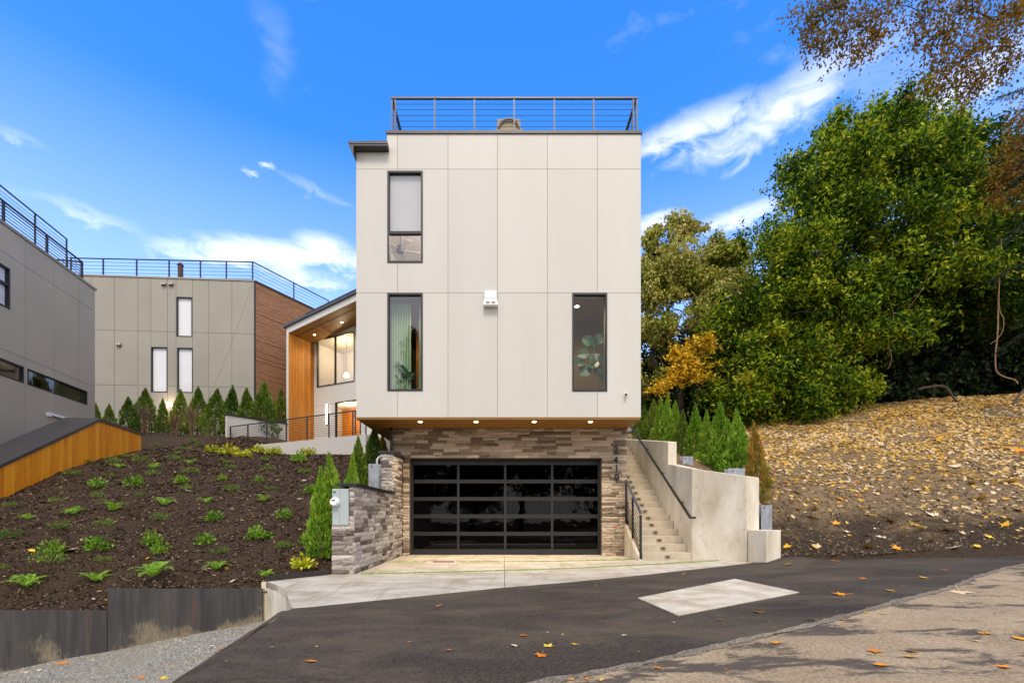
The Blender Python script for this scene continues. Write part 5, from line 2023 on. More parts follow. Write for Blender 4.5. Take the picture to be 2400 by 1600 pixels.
lob = lobes_px([(2400, 320, 46, 60), (2375, 390, 50, 40), (2420, 440, 60, 60), (2350, 420, 40, 24), (2440, 250, 50, 60), (2330, 470, 30, 20)], 18)
tree('orange_tree', 'orange autumn tree glimpsed at the frame edge below the conifer bough', 'tree', (X(2500, 18.5), 18.5, float(hill_z(X(2500, 18.5), 18.5)) - .2), lob, 330, 8, .13, .09, 'leaf_orange', .12, 13, None, droop=.5, spread=.28, shell=.8, fork=.6, limb_r=.04)
# conifer bough at the edge
cf = thing('conifer', (X(2500, 16), 16.0, float(hill_z(X(2500, 16), 16)) - .2), 'dark conifer with one bough reaching in at the frame edge', 'tree')
off = np.array(cf.location)
m = MB()
bx, by = cf.location.x, 16.0
m.tube([tuple(cf.location), (bx + .1, by, 9), (bx, by, 20)], [.3, .2, .04], 9)
V = []
r = np.random.default_rng(21)
boughs = [((bx, by, Z(190, 16)), P(2335, 232, 15.6))]
for k in range(26):
    z = 8.0 + k * .46
    an = r.uniform(-.9, 2.2)
    ln = (20.5 - z) * .16 + .3
    boughs.append(((bx, by, z), (bx + math.cos(an) * ln, by + math.sin(an) * ln, z - .5)))
for (p0, p1) in boughs:
    p0, p1 = np.array(p0), np.array(p1)
    m.tube([tuple(p0), tuple((p0 + p1) / 2 + [0, 0, .12]), tuple(p1)], [.035, .02, .006], 5)
    n = 420
    t_ = r.random(n)
    base = p0 + (p1 - p0) * t_[:, None] + np.outer(np.sin(np.pi * t_) * .12, [0, 0, 1])
    ax = unit(unit(p1 - p0)[None] * .6 + r.normal(0, .6, (n, 3)) * [1, 1, .35] + [0, 0, -.25])
    q = base + ax * r.uniform(0, .28, (n, 1))
    V.append(leaf_quads(q, ax, unit(r.normal(0, 1, (n, 3)) + [0, 0, 1]), r.uniform(.08, .2, n), r.uniform(.015, .035, n)))
part('crown', np_mesh('crown', np.concatenate(V) - off, 4, 'leaf_conifer_and_shade'), cf)
m.build('trunk', 'bark', cf)
# hanging vines and dead branches
def vine(name, pxs, Y, r0, r1, label, cat, mat='vine', leaves=0):
    pts = [Vector(P(a, b, Y + (c if c else 0))) for a, b, c in pxs]
    q = []
    for i in range(len(pts) - 1):
        p0, p1, p2, p3 = pts[max(i - 1, 0)], pts[i], pts[i + 1], pts[min(i + 2, len(pts) - 1)]
        for k in range(5):
            t = k / 5
            q.append(.5 * ((2 * p1) + (p2 - p0) * t + (2 * p0 - 5 * p1 + 4 * p2 - p3) * t * t + (3 * p1 - p0 - 3 * p2 + p3) * t ** 3))
    q.append(pts[-1])
    n = len(q)
    o = MB().tube(q, [r0 + (r1 - r0) * i / (n - 1) for i in range(n)], 6).build(name, mat, smooth=True)
    return tag(o, label, cat)


vine('hanging_vine', [(2347, 560, .4), (2343, 640, 0), (2340, 700, 0), (2338, 780, 0), (2333, 830, 0), (2335, 868, 0), (2352, 882, 0), (2378, 890, 0), (2386, 899, 0)], 19.2, .028, .022, 'thick pale vine hanging from the trees and kinking above the leaves', 'vine')
vine('hanging_vine', [(2345, 620, .3), (2341, 690, .05), (2344, 730, .05), (2352, 745, 0), (2350, 775, 0), (2336, 795, 0), (2320, 806, 0)], 19.1, .015, .009, 'thin looping vine twined beside the thick pale vine', 'vine')
vine('hanging_vine', [(2175, 640, .2), (2160, 680, 0), (2130, 722, 0), (2137, 728, 0), (2122, 755, 0), (2116, 778, 0)], 19.5, .012, .007, 'short crooked vine with a sharp kink hanging below the green tree', 'vine')
vine('hanging_vine', [(2088, 710, .2), (2094, 750, 0), (2083, 800, 0), (2090, 840, 0), (2080, 866, 0)], 19.5, .012, .007, 'slender pale vine swaying below the large green tree', 'vine')
vine('dead_branch', [(2150, 912, .4), (2210, 905, .2), (2240, 938, 0), (2250, 940, -.1)], 20.5, .06, .03, 'fallen dead branch lying in the dark hollow under the trees', 'branch', 'bark')
vine('dead_branch', [(2374, 950, 0), (2390, 925, .1), (2420, 895, .3)], 19.0, .06, .045, 'leaning dead branch on the leaves at the frame edge', 'branch', 'bark')
vine('dead_branch', [(2318, 968, 0), (2350, 964, 0), (2385, 962, 0)], 18.6, .04, .03, 'straight dead branch lying flat on yellow leaves', 'branch', 'bark')

# ---- trees across the road, seen mirrored in the glazing


def lob_w(l):
    return np.array(l, float)


tree('maple_tree', 'orange maple mirrored in the garage door glass', 'tree', (1.5, -13, -.05), lob_w([(1.5, -13, 6.5, 3, 3, 2.2), (3.2, -13.5, 5.2, 2.2, 2.2, 1.8), (-.2, -12.6, 5.2, 2, 2, 1.6), (1.4, -13, 8.6, 2, 2, 1.6), (2.4, -12, 3.4, 1.8, 1.5, .9)]), 1500, 7, .3, .22, 'leaf_orange', .25, 31, None, shell=.7)
tree('evergreen_tree', 'dark evergreen mirrored in the lower left facade window', 'tree', (-7.0, -14, -.05), lob_w([(-7, -14, 3.5, 2.8, 2.8, 2), (-7, -14, 6.5, 2.4, 2.4, 2), (-7, -14, 9.5, 1.9, 1.9, 2), (-7, -14, 12.5, 1.2, 1.2, 1.8), (-7.2, -14, 14.6, .6, .6, 1.3)]), 1900, 7, .34, .14, 'leaf_conifer_and_shade', .3, 32, None, shell=.7)
tree('broadleaf_tree', 'dull green tree mirrored in the garage door, beside the orange maple', 'tree', (8, -15, -.05), lob_w([(8, -15, 4.5, 3.6, 3, 2.6), (10.5, -15, 6, 2.6, 2.5, 2.4), (6.5, -15, 7.4, 2.6, 2.5, 2.2), (8.6, -15, 9, 2.4, 2.3, 1.9)]), 1700, 7, .36, .2, 'leaf_deep', .3, 33, None, shell=.7)
tree('broadleaf_tree', 'dull green tree mirrored in the garage door, beside the evergreen', 'tree', (-2.6, -16, -.05), lob_w([(-2.6, -16, 3.2, 2.6, 2.4, 2.2), (-3.6, -16, 5.4, 2, 2, 1.7), (-1.6, -16.4, 5, 2.2, 2, 1.9)]), 1200, 7, .36, .2, 'leaf_deep', .25, 34, None, shell=.7)

# ---- arborvitae


def arbor_mesh(seed, h=1.0, R0=.2, n=2600, mat='leaf_arbor', lean=.0, pointy=.9):
    r = np.random.default_rng(seed)
    t_ = r.random(n) ** .85
    prof = np.where(t_ < .18, .72 + .28 * t_ / .18, (1 - (t_ - .18) / .82)) ** pointy
    bumpy = 1 + .16 * np.sin(t_ * 23 + r.uniform(0, 6)) * np.sin(t_ * 9)
    an = r.uniform(0, 2 * np.pi, n)
    lob = 1 + .18 * np.sin(an * 3 + t_ * 9 + seed) + .1 * np.sin(an * 7 - t_ * 17)
    rr = R0 * prof * bumpy * lob * (1 - .55 * r.random(n) ** 2.2)
    z = h * (.03 + .95 * t_)
    pos = np.stack([np.cos(an) * rr + lean * t_ * t_, np.sin(an) * rr, z], -1)
    out = np.stack([np.cos(an), np.sin(an), np.zeros(n)], -1)
    ax = unit(out * r.uniform(.1, .75, (n, 1)) + np.array([0, 0, 1]) * r.uniform(.55, 1.1, (n, 1)) + r.normal(0, .22, (n, 3)))
    nr = unit(np.cross(ax, out) + r.normal(0, .6, (n, 3)))
    L = h * r.uniform(.035, .085, n)
    V = leaf_quads(pos, ax, nr, L, L * r.uniform(.22, .42, n), .1)
    # fine loose tips
    k = n // 6
    z2_ = h * (.12 + .9 * r.random(k) ** .7)
    an2 = r.uniform(0, 2 * np.pi, k)
    r2 = R0 * np.maximum(.04, (1 - np.clip((z2_ / h - .16) / .84, 0, 1)) ** pointy) * r.uniform(.85, 1.15, k)
    p2 = np.stack([np.cos(an2) * r2 + lean * (z2_ / h) ** 2, np.sin(an2) * r2, z2_], -1)
    ax2 = unit(np.stack([np.cos(an2) * .35, np.sin(an2) * .35, np.ones(k)], -1) + r.normal(0, .15, (k, 3)))
    L2 = h * r.uniform(.05, .1, k)
    V = np.concatenate([V, leaf_quads(p2, ax2, unit(r.normal(0, 1, (k, 3))), L2, L2 * .16, .1)])
    me = np_mesh('crown', V, 4, mat)
    m = MB()
    m.tube([(0, 0, -.12), (0, 0, .25 * h), (lean * .5, 0, .6 * h)], [.028 * h, .022 * h, .008 * h], 6)
    tr = m.mesh('trunk')
    tr.materials.append(MATS['bark'])
    return me, tr


ARB = {'g': [arbor_mesh(40 + i, 1.0, .175 + .02 * i, lean=.04 * (i - 1), mat='leaf_arbor') for i in range(4)],
       'd': [arbor_mesh(50 + i, 1.0, .23 + .02 * i, lean=.03 * (i - 1), mat='leaf_arbor_dark', n=3000, pointy=.8) for i in range(4)],
       'b': [arbor_mesh(60, 1.0, .23, lean=-.06, mat='leaf_arbor_brown')],
       't': [arbor_mesh(70 + i, 1.0, .215, lean=.02, mat='leaf_arbor', n=3800, pointy=.85) for i in range(2)]}


def arbor(kind, i, loc, h, label, group, wide=1.0):
    t = thing('arborvitae', loc, label, 'arborvitae', group)
    t.rotation_euler = (rnd.uniform(-.035, .035), rnd.uniform(-.035, .035), i * 1.9)
    wide *= rnd.uniform(.86, 1.12)
    cm, tm = ARB[kind][i % len(ARB[kind])]
    part('crown', cm, t, scale=(h * wide, h * wide, h))
    part('trunk', tm, t, scale=(h, h, h))
    return t


# hedge row above the stairs wall: column of the tip, row of the tip
row = [(1773, 995, 11.15, 'b', 1.9), (1729, 963, 11.85, 't', 1.55), (1687, 949, 12.7, 'g', 1.9), (1700, 985, 12.3, 'g', 1.55), (1656, 965, 13.2, 'g', 1.75), (1634, 948, 13.9, 'g', 1.9), (1598, 964, 14.9, 'd', 1.8), (1580, 940, 15.7, 'g', 1.85), (1561, 928, 16.4, 'g', 2.0), (1546, 934, 17.0, 'g', 1.9), (1529, 938, 17.8, 'd', 1.9), (1510, 949, 18.8, 'd', 1.75), (1496, 955, 19.6, 'd', 1.7)]
for i, (px, py, Y, kd, h) in enumerate(row):
    zt = Z(py, Y)
    x = X(px, Y)
    zb_ = float(hill_z(x, Y))
    h2 = max(zt - zb_ + .05, 1.0)
    lab = 'browning arborvitae at the road end of the hedge row above the stairs' if kd == 'b' else f'green arborvitae above the concrete wall, {ORD[i]} tree from the road end of the row'
    arbor(kd, i, (x, Y, zb_ - .05), h2, lab, 'arborvitae row above the stairs', {'b': .8, 't': .85, 'g': .95, 'd': .8}[kd] * min(1.0, 1.9 / h2))
# row in front of the light grey building
row = [(225, 945, 1000), (256, 947, 996), (301, 931, 1007), (339, 913, 1011), (382, 936, 1018), (424, 915, 1016), (462, 909, 1011), (503, 913, 1009), (540, 906, 990), (579, 911, 990), (616, 895, 990), (658, 913, 985)]
for i, (px, pt, pb) in enumerate(row):
    Y = 22.6 if i < 8 else (23.7 if i < 11 else 26.2)
    x = X(px, Y)
    zb_ = float(mulch_z(x, Y)) - .05
    h = Z(pt, Y) - zb_
    arbor('d', i, (x, Y, zb_), h, f'cone-shaped arborvitae before the light grey building, {ORD[i]} from the dark building', 'arborvitae row before the grey building', .95)
# beside the stone wing wall
row = [(751.5, 1100, 8.95, 't'), (779, 1066, 9.9, 'g'), (824, 1062, 11.0, 'g'), (843, 1024, 11.7, 'd'), (875, 1002, 12.7, 'd'), (899, 1017, 13.7, 'b')]
labs = ['bright green arborvitae beside the meter cabinet', 'arborvitae just behind the meter cabinet, second from the driveway flare', 'slim yellow-green arborvitae beside the galvanised pile', 'dark arborvitae between the pile and the terrace wall', 'tall dark arborvitae under the house overhang beside the pillar', 'reddish arborvitae furthest under the house overhang']
for i, (px, py, Y, kd) in enumerate(row):
    x = X(px, Y)
    zb_ = float(mulch_z(x, Y)) - .05
    arbor(kd, i + 1, (x, Y, zb_), Z(py, Y) - zb_, labs[i], 'arborvitae beside the wing wall', [.82, .85, .75, .85, .9, .8][i])

# ---- ferns, shrubs and ground cover on the mulch


def frond_mesh(seed):
    r = random.Random(seed)
    m = MB()
    n = 13
    pts = []
    for i in range(n + 1):
        t = i / n
        pts.append(Vector((t * .82, .05 * math.sin(3 * t + seed), .62 * t - .62 * t * t * .95)))
    for i in range(1, n + 1):
        t = i / n
        w = .21 * math.sin(math.pi * min(1, .12 + .9 * t)) ** .8
        p = pts[i]
        d = (pts[i] - pts[i - 1]).normalized()
        for s_ in (-1, 1):
            sv = Vector((.25, s_, -.12 + r.uniform(-.08, .08))).normalized() * w * r.uniform(.85, 1.1)
            m.quad(p - d * .028, p + sv * .55 - d * .02, p + sv, p + sv * .5 + d * .03)
    b = len(m.v)
    for i in range(n):
        m.quad(pts[i] + Vector((0, -.008, 0)), pts[i + 1] + Vector((0, -.006, 0)), pts[i + 1] + Vector((0, .006, 0)), pts[i] + Vector((0, .008, 0)))
    me = m.mesh('frond')
    me.materials.append(MATS['leaf_fern'])
    return me


FROND = [frond_mesh(i) for i in range(4)]


def dome_mesh(seed, n, L, W, mat, flat=.6, updir=.6):
    r = np.random.default_rng(seed)
    d = unit(r.normal(0, 1, (n, 3)))
    d[:, 2] = np.abs(d[:, 2])
    rad = .5 * (1 - .6 * r.random(n) ** 1.7) * (1 + .25 * np.sin(np.arctan2(d[:, 1], d[:, 0]) * 3 + seed))
    pos = d * rad[:, None] * [1, 1, flat * 2] + [0, 0, .03]
    ax = unit(d + r.normal(0, .5, (n, 3)) + [0, 0, updir * .5])
    nr = unit(d * .3 + [0, 0, 1] + r.normal(0, .5, (n, 3)))
    V = leaf_quads(pos, ax, nr, L * r.uniform(.6, 1.2, n), W * r.uniform(.7, 1.2, n))
    return np_mesh('foliage', V, 4, mat)


def stem_mesh(seed, k=6, h=.45):
    r = random.Random(seed)
    m = MB()
    for i in range(k):
        a = r.uniform(0, 6.28)
        q = r.uniform(.1, .38)
        m.tube([(0, 0, -.05), (math.cos(a) * q * .4, math.sin(a) * q * .4, h * .5), (math.cos(a) * q, math.sin(a) * q, h)], [.012, .009, .004], 5)
    me = m.mesh('stem')
    me.materials.append(MATS['twig'])
    return me


STEM = [stem_mesh(i) for i in range(3)]
SHRUB = [dome_mesh(80 + i, 170, .17, .10, 'leaf_shrub', .42) for i in range(3)]
COVER = [dome_mesh(90 + i, 320, .085, .035, 'leaf_cover', .24) for i in range(3)]
LIME = [dome_mesh(100 + i, 150, .2, .12, 'leaf_lime', .45) for i in range(2)]


def z3(zx, zy):
    return zx / 2.4125, 950 + zy / 2.4125


ferns = [(155, 1035, 175), (540, 1000, 155), (865, 975, 210), (1220, 935, 135), (1505, 970, 115), (155, 650, 95), (415, 618, 115), (640, 600, 145), (930, 566, 130), (1172, 556, 90), (1490, 545, 100), (865, 358, 85), (1075, 333, 85), (670, 355, 75), (1000, 275, 50), (1280, 330, 65), (1500, 315, 65)]
shrubs = [(865, 790, 90), (1160, 790, 85), (545, 828, 115), (545, 468, 75), (765, 462, 85), (1025, 443, 65), (1255, 425, 45), (1465, 433, 48), (1205, 660, 75), (1455, 760, 105), (1605, 640, 70), (300, 845, 95), (1690, 322, 72), (905, 840, 85), (1765, 500, 70)]
covers = [(290, 895, 155), (60, 755, 125), (340, 700, 115), (600, 682, 95), (905, 650, 95), (595, 885, 95), (1255, 836, 100), (1605, 812, 100), (1310, 482, 85), (1060, 478, 75), (1535, 478, 62), (550, 522, 75), (315, 547, 80), (65, 573, 62), (795, 512, 62), (335, 478, 45), (420, 393, 85), (625, 403, 58), (865, 393, 75), (1080, 383, 85), (1305, 358, 68), (1515, 368, 72), (1725, 383, 78), (1715, 463, 45), (15, 930, 70), (790, 320, 85), (640, 325, 85), (980, 305, 75), (1050, 250, 55), (1130, 230, 55), (880, 230, 48), (1090, 210, 55), (500, 325, 55), (720, 295, 60)]
BANDS = [(0, 300, 'top'), (300, 440, 'upper'), (440, 600, 'middle'), (600, 780, 'lower'), (780, 2000, 'bottom')]


def band(zy):
    for a, b, n_ in BANDS:
        if a <= zy < b:
            return n_


def label_rows(lst, what):
    out = {}
    for a, b, n_ in BANDS:
        q = sorted([p for p in lst if a <= p[1] < b])
        for i, p in enumerate(q):
            out[p] = f'{what}, {ORD[i]} from the left, {n_} part of mulch bank'
    return out


lf = label_rows(ferns, 'arching sword fern')
for i, q in enumerate(ferns):
    px, py = z3(q[0], q[1])
    p = on_surface(px, py, mulch_z, 7.65)
    size = q[2] / 2.4125 * p.y / FPX * 1.15
    t = thing('fern', p, lf[q], 'fern', 'ferns on the mulch bank')
    k = 9
    for j in range(k):
        a = j * 2 * math.pi / k + rnd.uniform(-.25, .25) + i
        s_ = size / 1.45 * rnd.uniform(.8, 1.15)
        part('frond', FROND[(i + j) % 4], t, (0, 0, .01), (0, rnd.uniform(-.5, 0), a), (s_, s_, s_ * rnd.uniform(1.3, 2.1)))
for lst, what, name, MS, cat, grp in ((shrubs, 'round bright green shrublet', 'shrub', SHRUB, 'shrub', 'shrublets on the mulch bank'), (covers, 'low spreading dark green clump', 'ground_cover_plant', COVER, 'plant', 'low clumps on the mulch bank')):
    lb = label_rows(lst, what)
    for i, q in enumerate(lst):
        px, py = z3(q[0], q[1])
        p = on_surface(px, py, mulch_z, 7.65)
        s_ = q[2] / 2.4125 * p.y / FPX * (1.2 if name == 'shrub' else 1.05)
        t = thing(name, p, lb[q], cat, grp)
        part('foliage', MS[i % 3], t, (0, 0, 0), (0, 0, i * 1.3), (s_, s_, s_ * rnd.uniform(1.1, 1.6)))
        part('stem', STEM[i % 3], t, (0, 0, 0), (0, 0, i), (s_, s_, s_ * .7))
limes = [(1715, 930, 150, 'large lime-green shrub beside the driveway flare')]
yl = [(1210, 268), (1290, 280), (1385, 292), (1470, 270), (1555, 278), (1650, 268), (1745, 282), (1845, 262), (1925, 255)]
for i, (zx, zy) in enumerate(yl):
    limes.append((zx, zy, 85 if i != 1 else 110, f'yellow-leaved plant below the terrace wall, {ORD[i]} from the left'))
for i, (zx, zy, w, lab) in enumerate(limes):
    px, py = z3(zx, zy)
    p = on_surface(px, py, mulch_z, 7.65)
    s_ = w / 2.4125 * p.y / FPX
    t = thing('lime_shrub', p, lab, 'shrub', 'yellow-leaved shrubs')
    part('foliage', LIME[i % 2], t, (0, 0, 0), (0, 0, i * 1.1), (s_, s_, s_ * 1.05))
    part('stem', STEM[i % 3], t, (0, 0, 0), (0, 0, i), (s_, s_, s_))
# bare twiggy shrubs among the far hedge
for i, (px, pb, ht) in enumerate(((335, 1022, 75), (345, 1015, 60), (412, 1024, 60), (402, 1040, 45), (450, 1018, 85), (490, 1015, 30))):
    Y = 20.8
    x = X(px, Y)
    z = float(mulch_z(x, Y))
    h = ht * Y / FPX
    t = thing('bare_shrub', (x, Y, z), ['leafless twiggy shrub before the fourth far cone hedge', 'short leafless shrub close beside the tallest twiggy shrub', 'leafless shrub in front of the glowing wall lamp', 'low bare shrub below the glowing wall lamp', 'tall bare brown shrub before the seventh cone hedge', 'small leafy-tipped shrub next to the terrace parapet'][i], 'shrub', 'bare shrubs')
    m = MB()
    r = random.Random(i)
    V = []
    for k in range(16):
        a, q = r.uniform(0, 6.28), r.uniform(.08, .34) * h
        e = (x + math.cos(a) * q, Y + math.sin(a) * q, z + h * r.uniform(.7, 1))
        mid = (x + math.cos(a) * q * .35, Y + math.sin(a) * q * .35, z + h * .5)
        m.tube([(x + math.cos(a) * .03, Y + math.sin(a) * .03, z - .05), mid, e], [.014, .010, .005], 4)
        for j in range(2):
            m.tube([mid, (mid[0] + r.uniform(-.2, .2) * h, mid[1] + r.uniform(-.2, .2) * h, mid[2] + h * .35)], [.007, .003], 4)
    m.build('stem', 'twig', t)
    n = 70
    rr = np.random.default_rng(i)
    pos = np.stack([rr.normal(0, .2 * h, n), rr.normal(0, .2 * h, n), h * rr.uniform(.3, 1, n)], -1)
    part('foliage', np_mesh('foliage', leaf_quads(pos, rr.normal(0, 1, (n, 3)), unit(rr.normal(0, 1, (n, 3))), np.full(n, .06), np.full(n, .035)), 4, 'leaf_cover' if i != 2 else 'leaf_yellow'), t)

# ---- potted plants behind the glass


def big_leaf(c, axis, nrm, L, W):
    axis = Vector(axis).normalized()
    s_ = axis.cross(Vector(nrm)).normalized()
    up = s_.cross(axis)
    c = Vector(c)
    m = MB()
    prof = [(0, 0), (.12, .5), (.35, .95), (.6, 1), (.85, .6), (1, 0)]
    ctr = [c + axis * L * t - up * L * .12 * t * t for t, _ in prof]
    for i in range(len(prof) - 1):
        (t0, w0), (t1, w1) = prof[i], prof[i + 1]
        for sg in (-1, 1):
            a, b = ctr[i], ctr[i + 1]
            m.quad(a, b, b + s_ * sg * w1 * W * .5 + up * .03 * w1, a + s_ * sg * w0 * W * .5 + up * .03 * w0)
    return m


pl = thing('fiddle_leaf_plant', (X(1398, 12.0), 12.0, HB + .3), 'dark fiddle-leaf plant behind the right-hand facade window', 'plant')
m = MB()
base = Vector((X(1398, 12.0), 12.0, HB + .3))
m.tube([base, base + Vector((-.02, 0, .9)), base + Vector((-.08, 0, 1.7))], [.02, .017, .01], 6)
m.build('stem', 'bark', pl)
r = random.Random(3)
for (px, py, ax, L) in ((1385, 800, (-.6, -.3, .3), .28), (1402, 795, (.5, -.4, .2), .26), (1372, 828, (-.9, -.2, -.1), .26), (1392, 832, (.2, -.5, -.3), .3), (1412, 838, (.7, -.3, -.2), .26), (1365, 850, (-1, -.2, .1), .2), (1378, 865, (-.7, -.4, -.3), .3), (1400, 862, (.4, -.5, -.4), .3), (1415, 880, (.5, -.3, -.6), .26), (1395, 810, (-.2, -.6, .5), .24), (1350, 846, (-.6, -.2, .6), .18), (1385, 850, (.1, -.6, -.1), .26)):
    c = Vector(P(px, py, 12.0)) - Vector(ax).normalized() * L * .5
    big_leaf(c, (ax[0], ax[1] * .3, ax[2]), (r.uniform(-.2, .2), -1, .25), L * 1.35, L * 1.15).build('leaf', 'leaf_indoor', pl)
pl = thing('banana_leaf_plant', (X(948, 11.78), 11.76, HB + .3), 'broad-leaved house plant before the pale green curtain', 'plant')
base = Vector((X(950, 11.76), 11.76, HB + .3))
m = MB()
m.tube([base, base + Vector((-.01, 0, .55))], [.014, .01], 6)
m.build('stem', 'leaf_indoor', pl)
for (px, py, px2, py2, w) in ((963, 884, 926, 846, .15), (938, 880, 973, 874, .12), (944, 900, 924, 876, .05), (958, 898, 978, 872, .05)):
    a_, b_ = Vector(P(px, py, 11.76)), Vector(P(px2, py2, 11.74))
    big_leaf(a_, b_ - a_, (.1, -1, .2), (b_ - a_).length, w).build('leaf', 'leaf_indoor', pl)

# ---------------------------------------------------------------- fallen leaves


def maple_mesh(seed):
    r = random.Random(seed)
    m = MB()
    tips = [(0, 1.0), (38, .42), (62, .86), (92, .40), (120, .66), (155, .25), (180, .12), (205, .25), (240, .66), (268, .40), (298, .86), (322, .42)]
    ring = []
    curl = r.uniform(.15, .45)
    for a, q in tips:
        q *= r.uniform(.85, 1.1)
        x, y = math.sin(R(a)) * q, math.cos(R(a)) * q
        ring.append((x * .5, y * .5, curl * .5 * (x * x * .55 + max(0, y) * .25 * y) + r.uniform(0, .03)))
    b = len(m.v)
    m.v = [(0, 0, .02)] + ring
    k = len(ring)
    m.f = [(0, 1 + (i + 1) % k, 1 + i) for i in range(k)]
    m.tube([(0, -.06, .03), (.03, -.45, .06 + .08 * r.random())], .012, 4)
    return m.mesh('leaf')


def oval_mesh(seed):
    r = random.Random(seed)
    m = MB()
    ring = []
    for i in range(10):
        a = 2 * math.pi * i / 10
        x, y = math.sin(a) * .28, math.cos(a) * .5
        ring.append((x, y, .35 * x * x * 2 + .12 * y * y + r.uniform(0, .03)))
    m.v = [(0, 0, .01)] + ring
    m.f = [(0, 1 + (i + 1) % 10, 1 + i) for i in range(10)]
    m.tube([(0, -.48, .03), (.02, -.75, .05)], .012, 4)
    return m.mesh('leaf')


FALL = {}
for mt_ in ('fallen_orange', 'fallen_yellow', 'fallen_pale'):
    FALL[mt_] = []
    for i in range(4):
        me = (maple_mesh if i < 3 else oval_mesh)(i + hash(mt_) % 7 if False else i + len(mt_))
        me.materials.append(MATS[mt_])
        FALL[mt_].append(me)


def surf_pt(px, py):
    """point on the paved ground under a photo pixel"""
    Y = 5.0
    for _ in range(40):
        x = X(px, Y)
        Y = .5 * Y + .5 * (ZC - float(road_z(x, Y))) * FPX / max(py - HY, 1)
    return X(px, Y), Y


def drop_leaf(p, size, mat, label, group, k, tilt=.15):
    o = bpy.data.objects.new('fallen_leaf', FALL[mat][k % 4])
    o.location = p
    o.rotation_euler = (rnd.uniform(-tilt, tilt), rnd.uniform(-tilt, tilt), rnd.uniform(0, 6.28))
    o.scale = (size, size, size)
    COL.objects.link(o)
    tag(o, label, 'leaf', group)
    return o


col_of = {'o': ('fallen_orange', 'orange'), 'y': ('fallen_yellow', 'yellow'), 'p': ('fallen_pale', 'tan')}
onroad = [(1030, 1419, 24, 'o'), (959, 1507, 14, 'o'), (1050, 1526, 22, 'o'), (1205, 1514, 20, 'p'), (1285, 1515, 36, 'y'), (1348, 1510, 20, 'y'), (1268, 1536, 40, 'o'), (730, 1553, 22, 'o'), (742, 1518, 10, 'y'), (639, 1518, 12, 'o'), (530, 1551, 8, 'y'), (1228, 1490, 18, 'o'), (1283, 1482, 10, 'p'), (1318, 1487, 8, 'y'),
          (1397, 1371, 9, 'o'), (1603, 1345, 12, 'o'), (1776, 1436, 30, 'o'), (1687, 1454, 18, 'o'), (1464, 1489, 22, 'p'), (1397, 1440, 8, 'y'), (1973, 1394, 40, 'o'), (2089, 1385, 28, 'y'), (2022, 1356, 18, 'o'), (2165, 1354, 18, 'y'), (2212, 1336, 18, 'o'), (1957, 1316, 26, 'o'), (1845, 1324, 32, 'y'), (1806, 1308, 24, 'y'), (2115, 1374, 10, 'y'), (1803, 1457, 8, 'o'), (1580, 1460, 10, 'p'), (1498, 1526, 6, 'y'), (1319, 1486, 6, 'y')]
onold = [(1903, 1452, 32, 'y'), (1820, 1504, 32, 'o'), (2250, 1386, 56, 'p'), (2030, 1432, 14, 'y'), (2068, 1434, 20, 'y'), (2114, 1421, 8, 'y'), (1952, 1467, 20, 'p'), (1975, 1449, 14, 'o'), (2050, 1522, 44, 'o'), (2138, 1524, 36, 'o'), (2133, 1536, 32, 'y'), (2064, 1555, 26, 'o'), (2310, 1480, 42, 'o'), (2290, 1498, 24, 'p'), (2350, 1560, 46, 'o'), (2390, 1492, 30, 'o'), (1541, 1560, 24, 'o'), (1337, 1587, 26, 'o'), (1375, 1587, 20, 'o'), (1410, 1588, 14, 'y'), (1700, 1563, 10, 'o'), (2253, 1408, 12, 'p')]
ongrav = [(438, 1485, 18, 'o'), (418, 1495, 10, 'y'), (517, 1521, 14, 'o'), (516, 1475, 10, 'y'), (142, 1557, 34, 'o'), (215, 1549, 18, 'p'), (258, 1548, 10, 'y'), (333, 1591, 14, 'o'), (380, 1593, 26, 'y'), (584, 1485, 16, 'o'), (60, 1577, 22, 'p'), (92, 1572, 14, 'p'), (315, 1586, 12, 'o'), (405, 1563, 10, 'y'), (452, 1542, 14, 'y'), (496, 1515, 10, 'p')]


def leaf_labels(lst, where):
    cnt = {}
    order = sorted(lst, key=lambda q: -q[2])
    lab = {}
    for q in sorted(lst):
        c = col_of[q[3]][1]
        cnt.setdefault(c, []).append(q)
    for c, qs in cnt.items():
        big = max(qs, key=lambda q: q[2])
        for i, q in enumerate(qs):
            size = 'large ' if q[2] >= 28 else ('small ' if q[2] < 15 else '')
            lab[q] = f'{size}{c} leaf {where}, {ORD[i]} {c} one from left'
    return lab


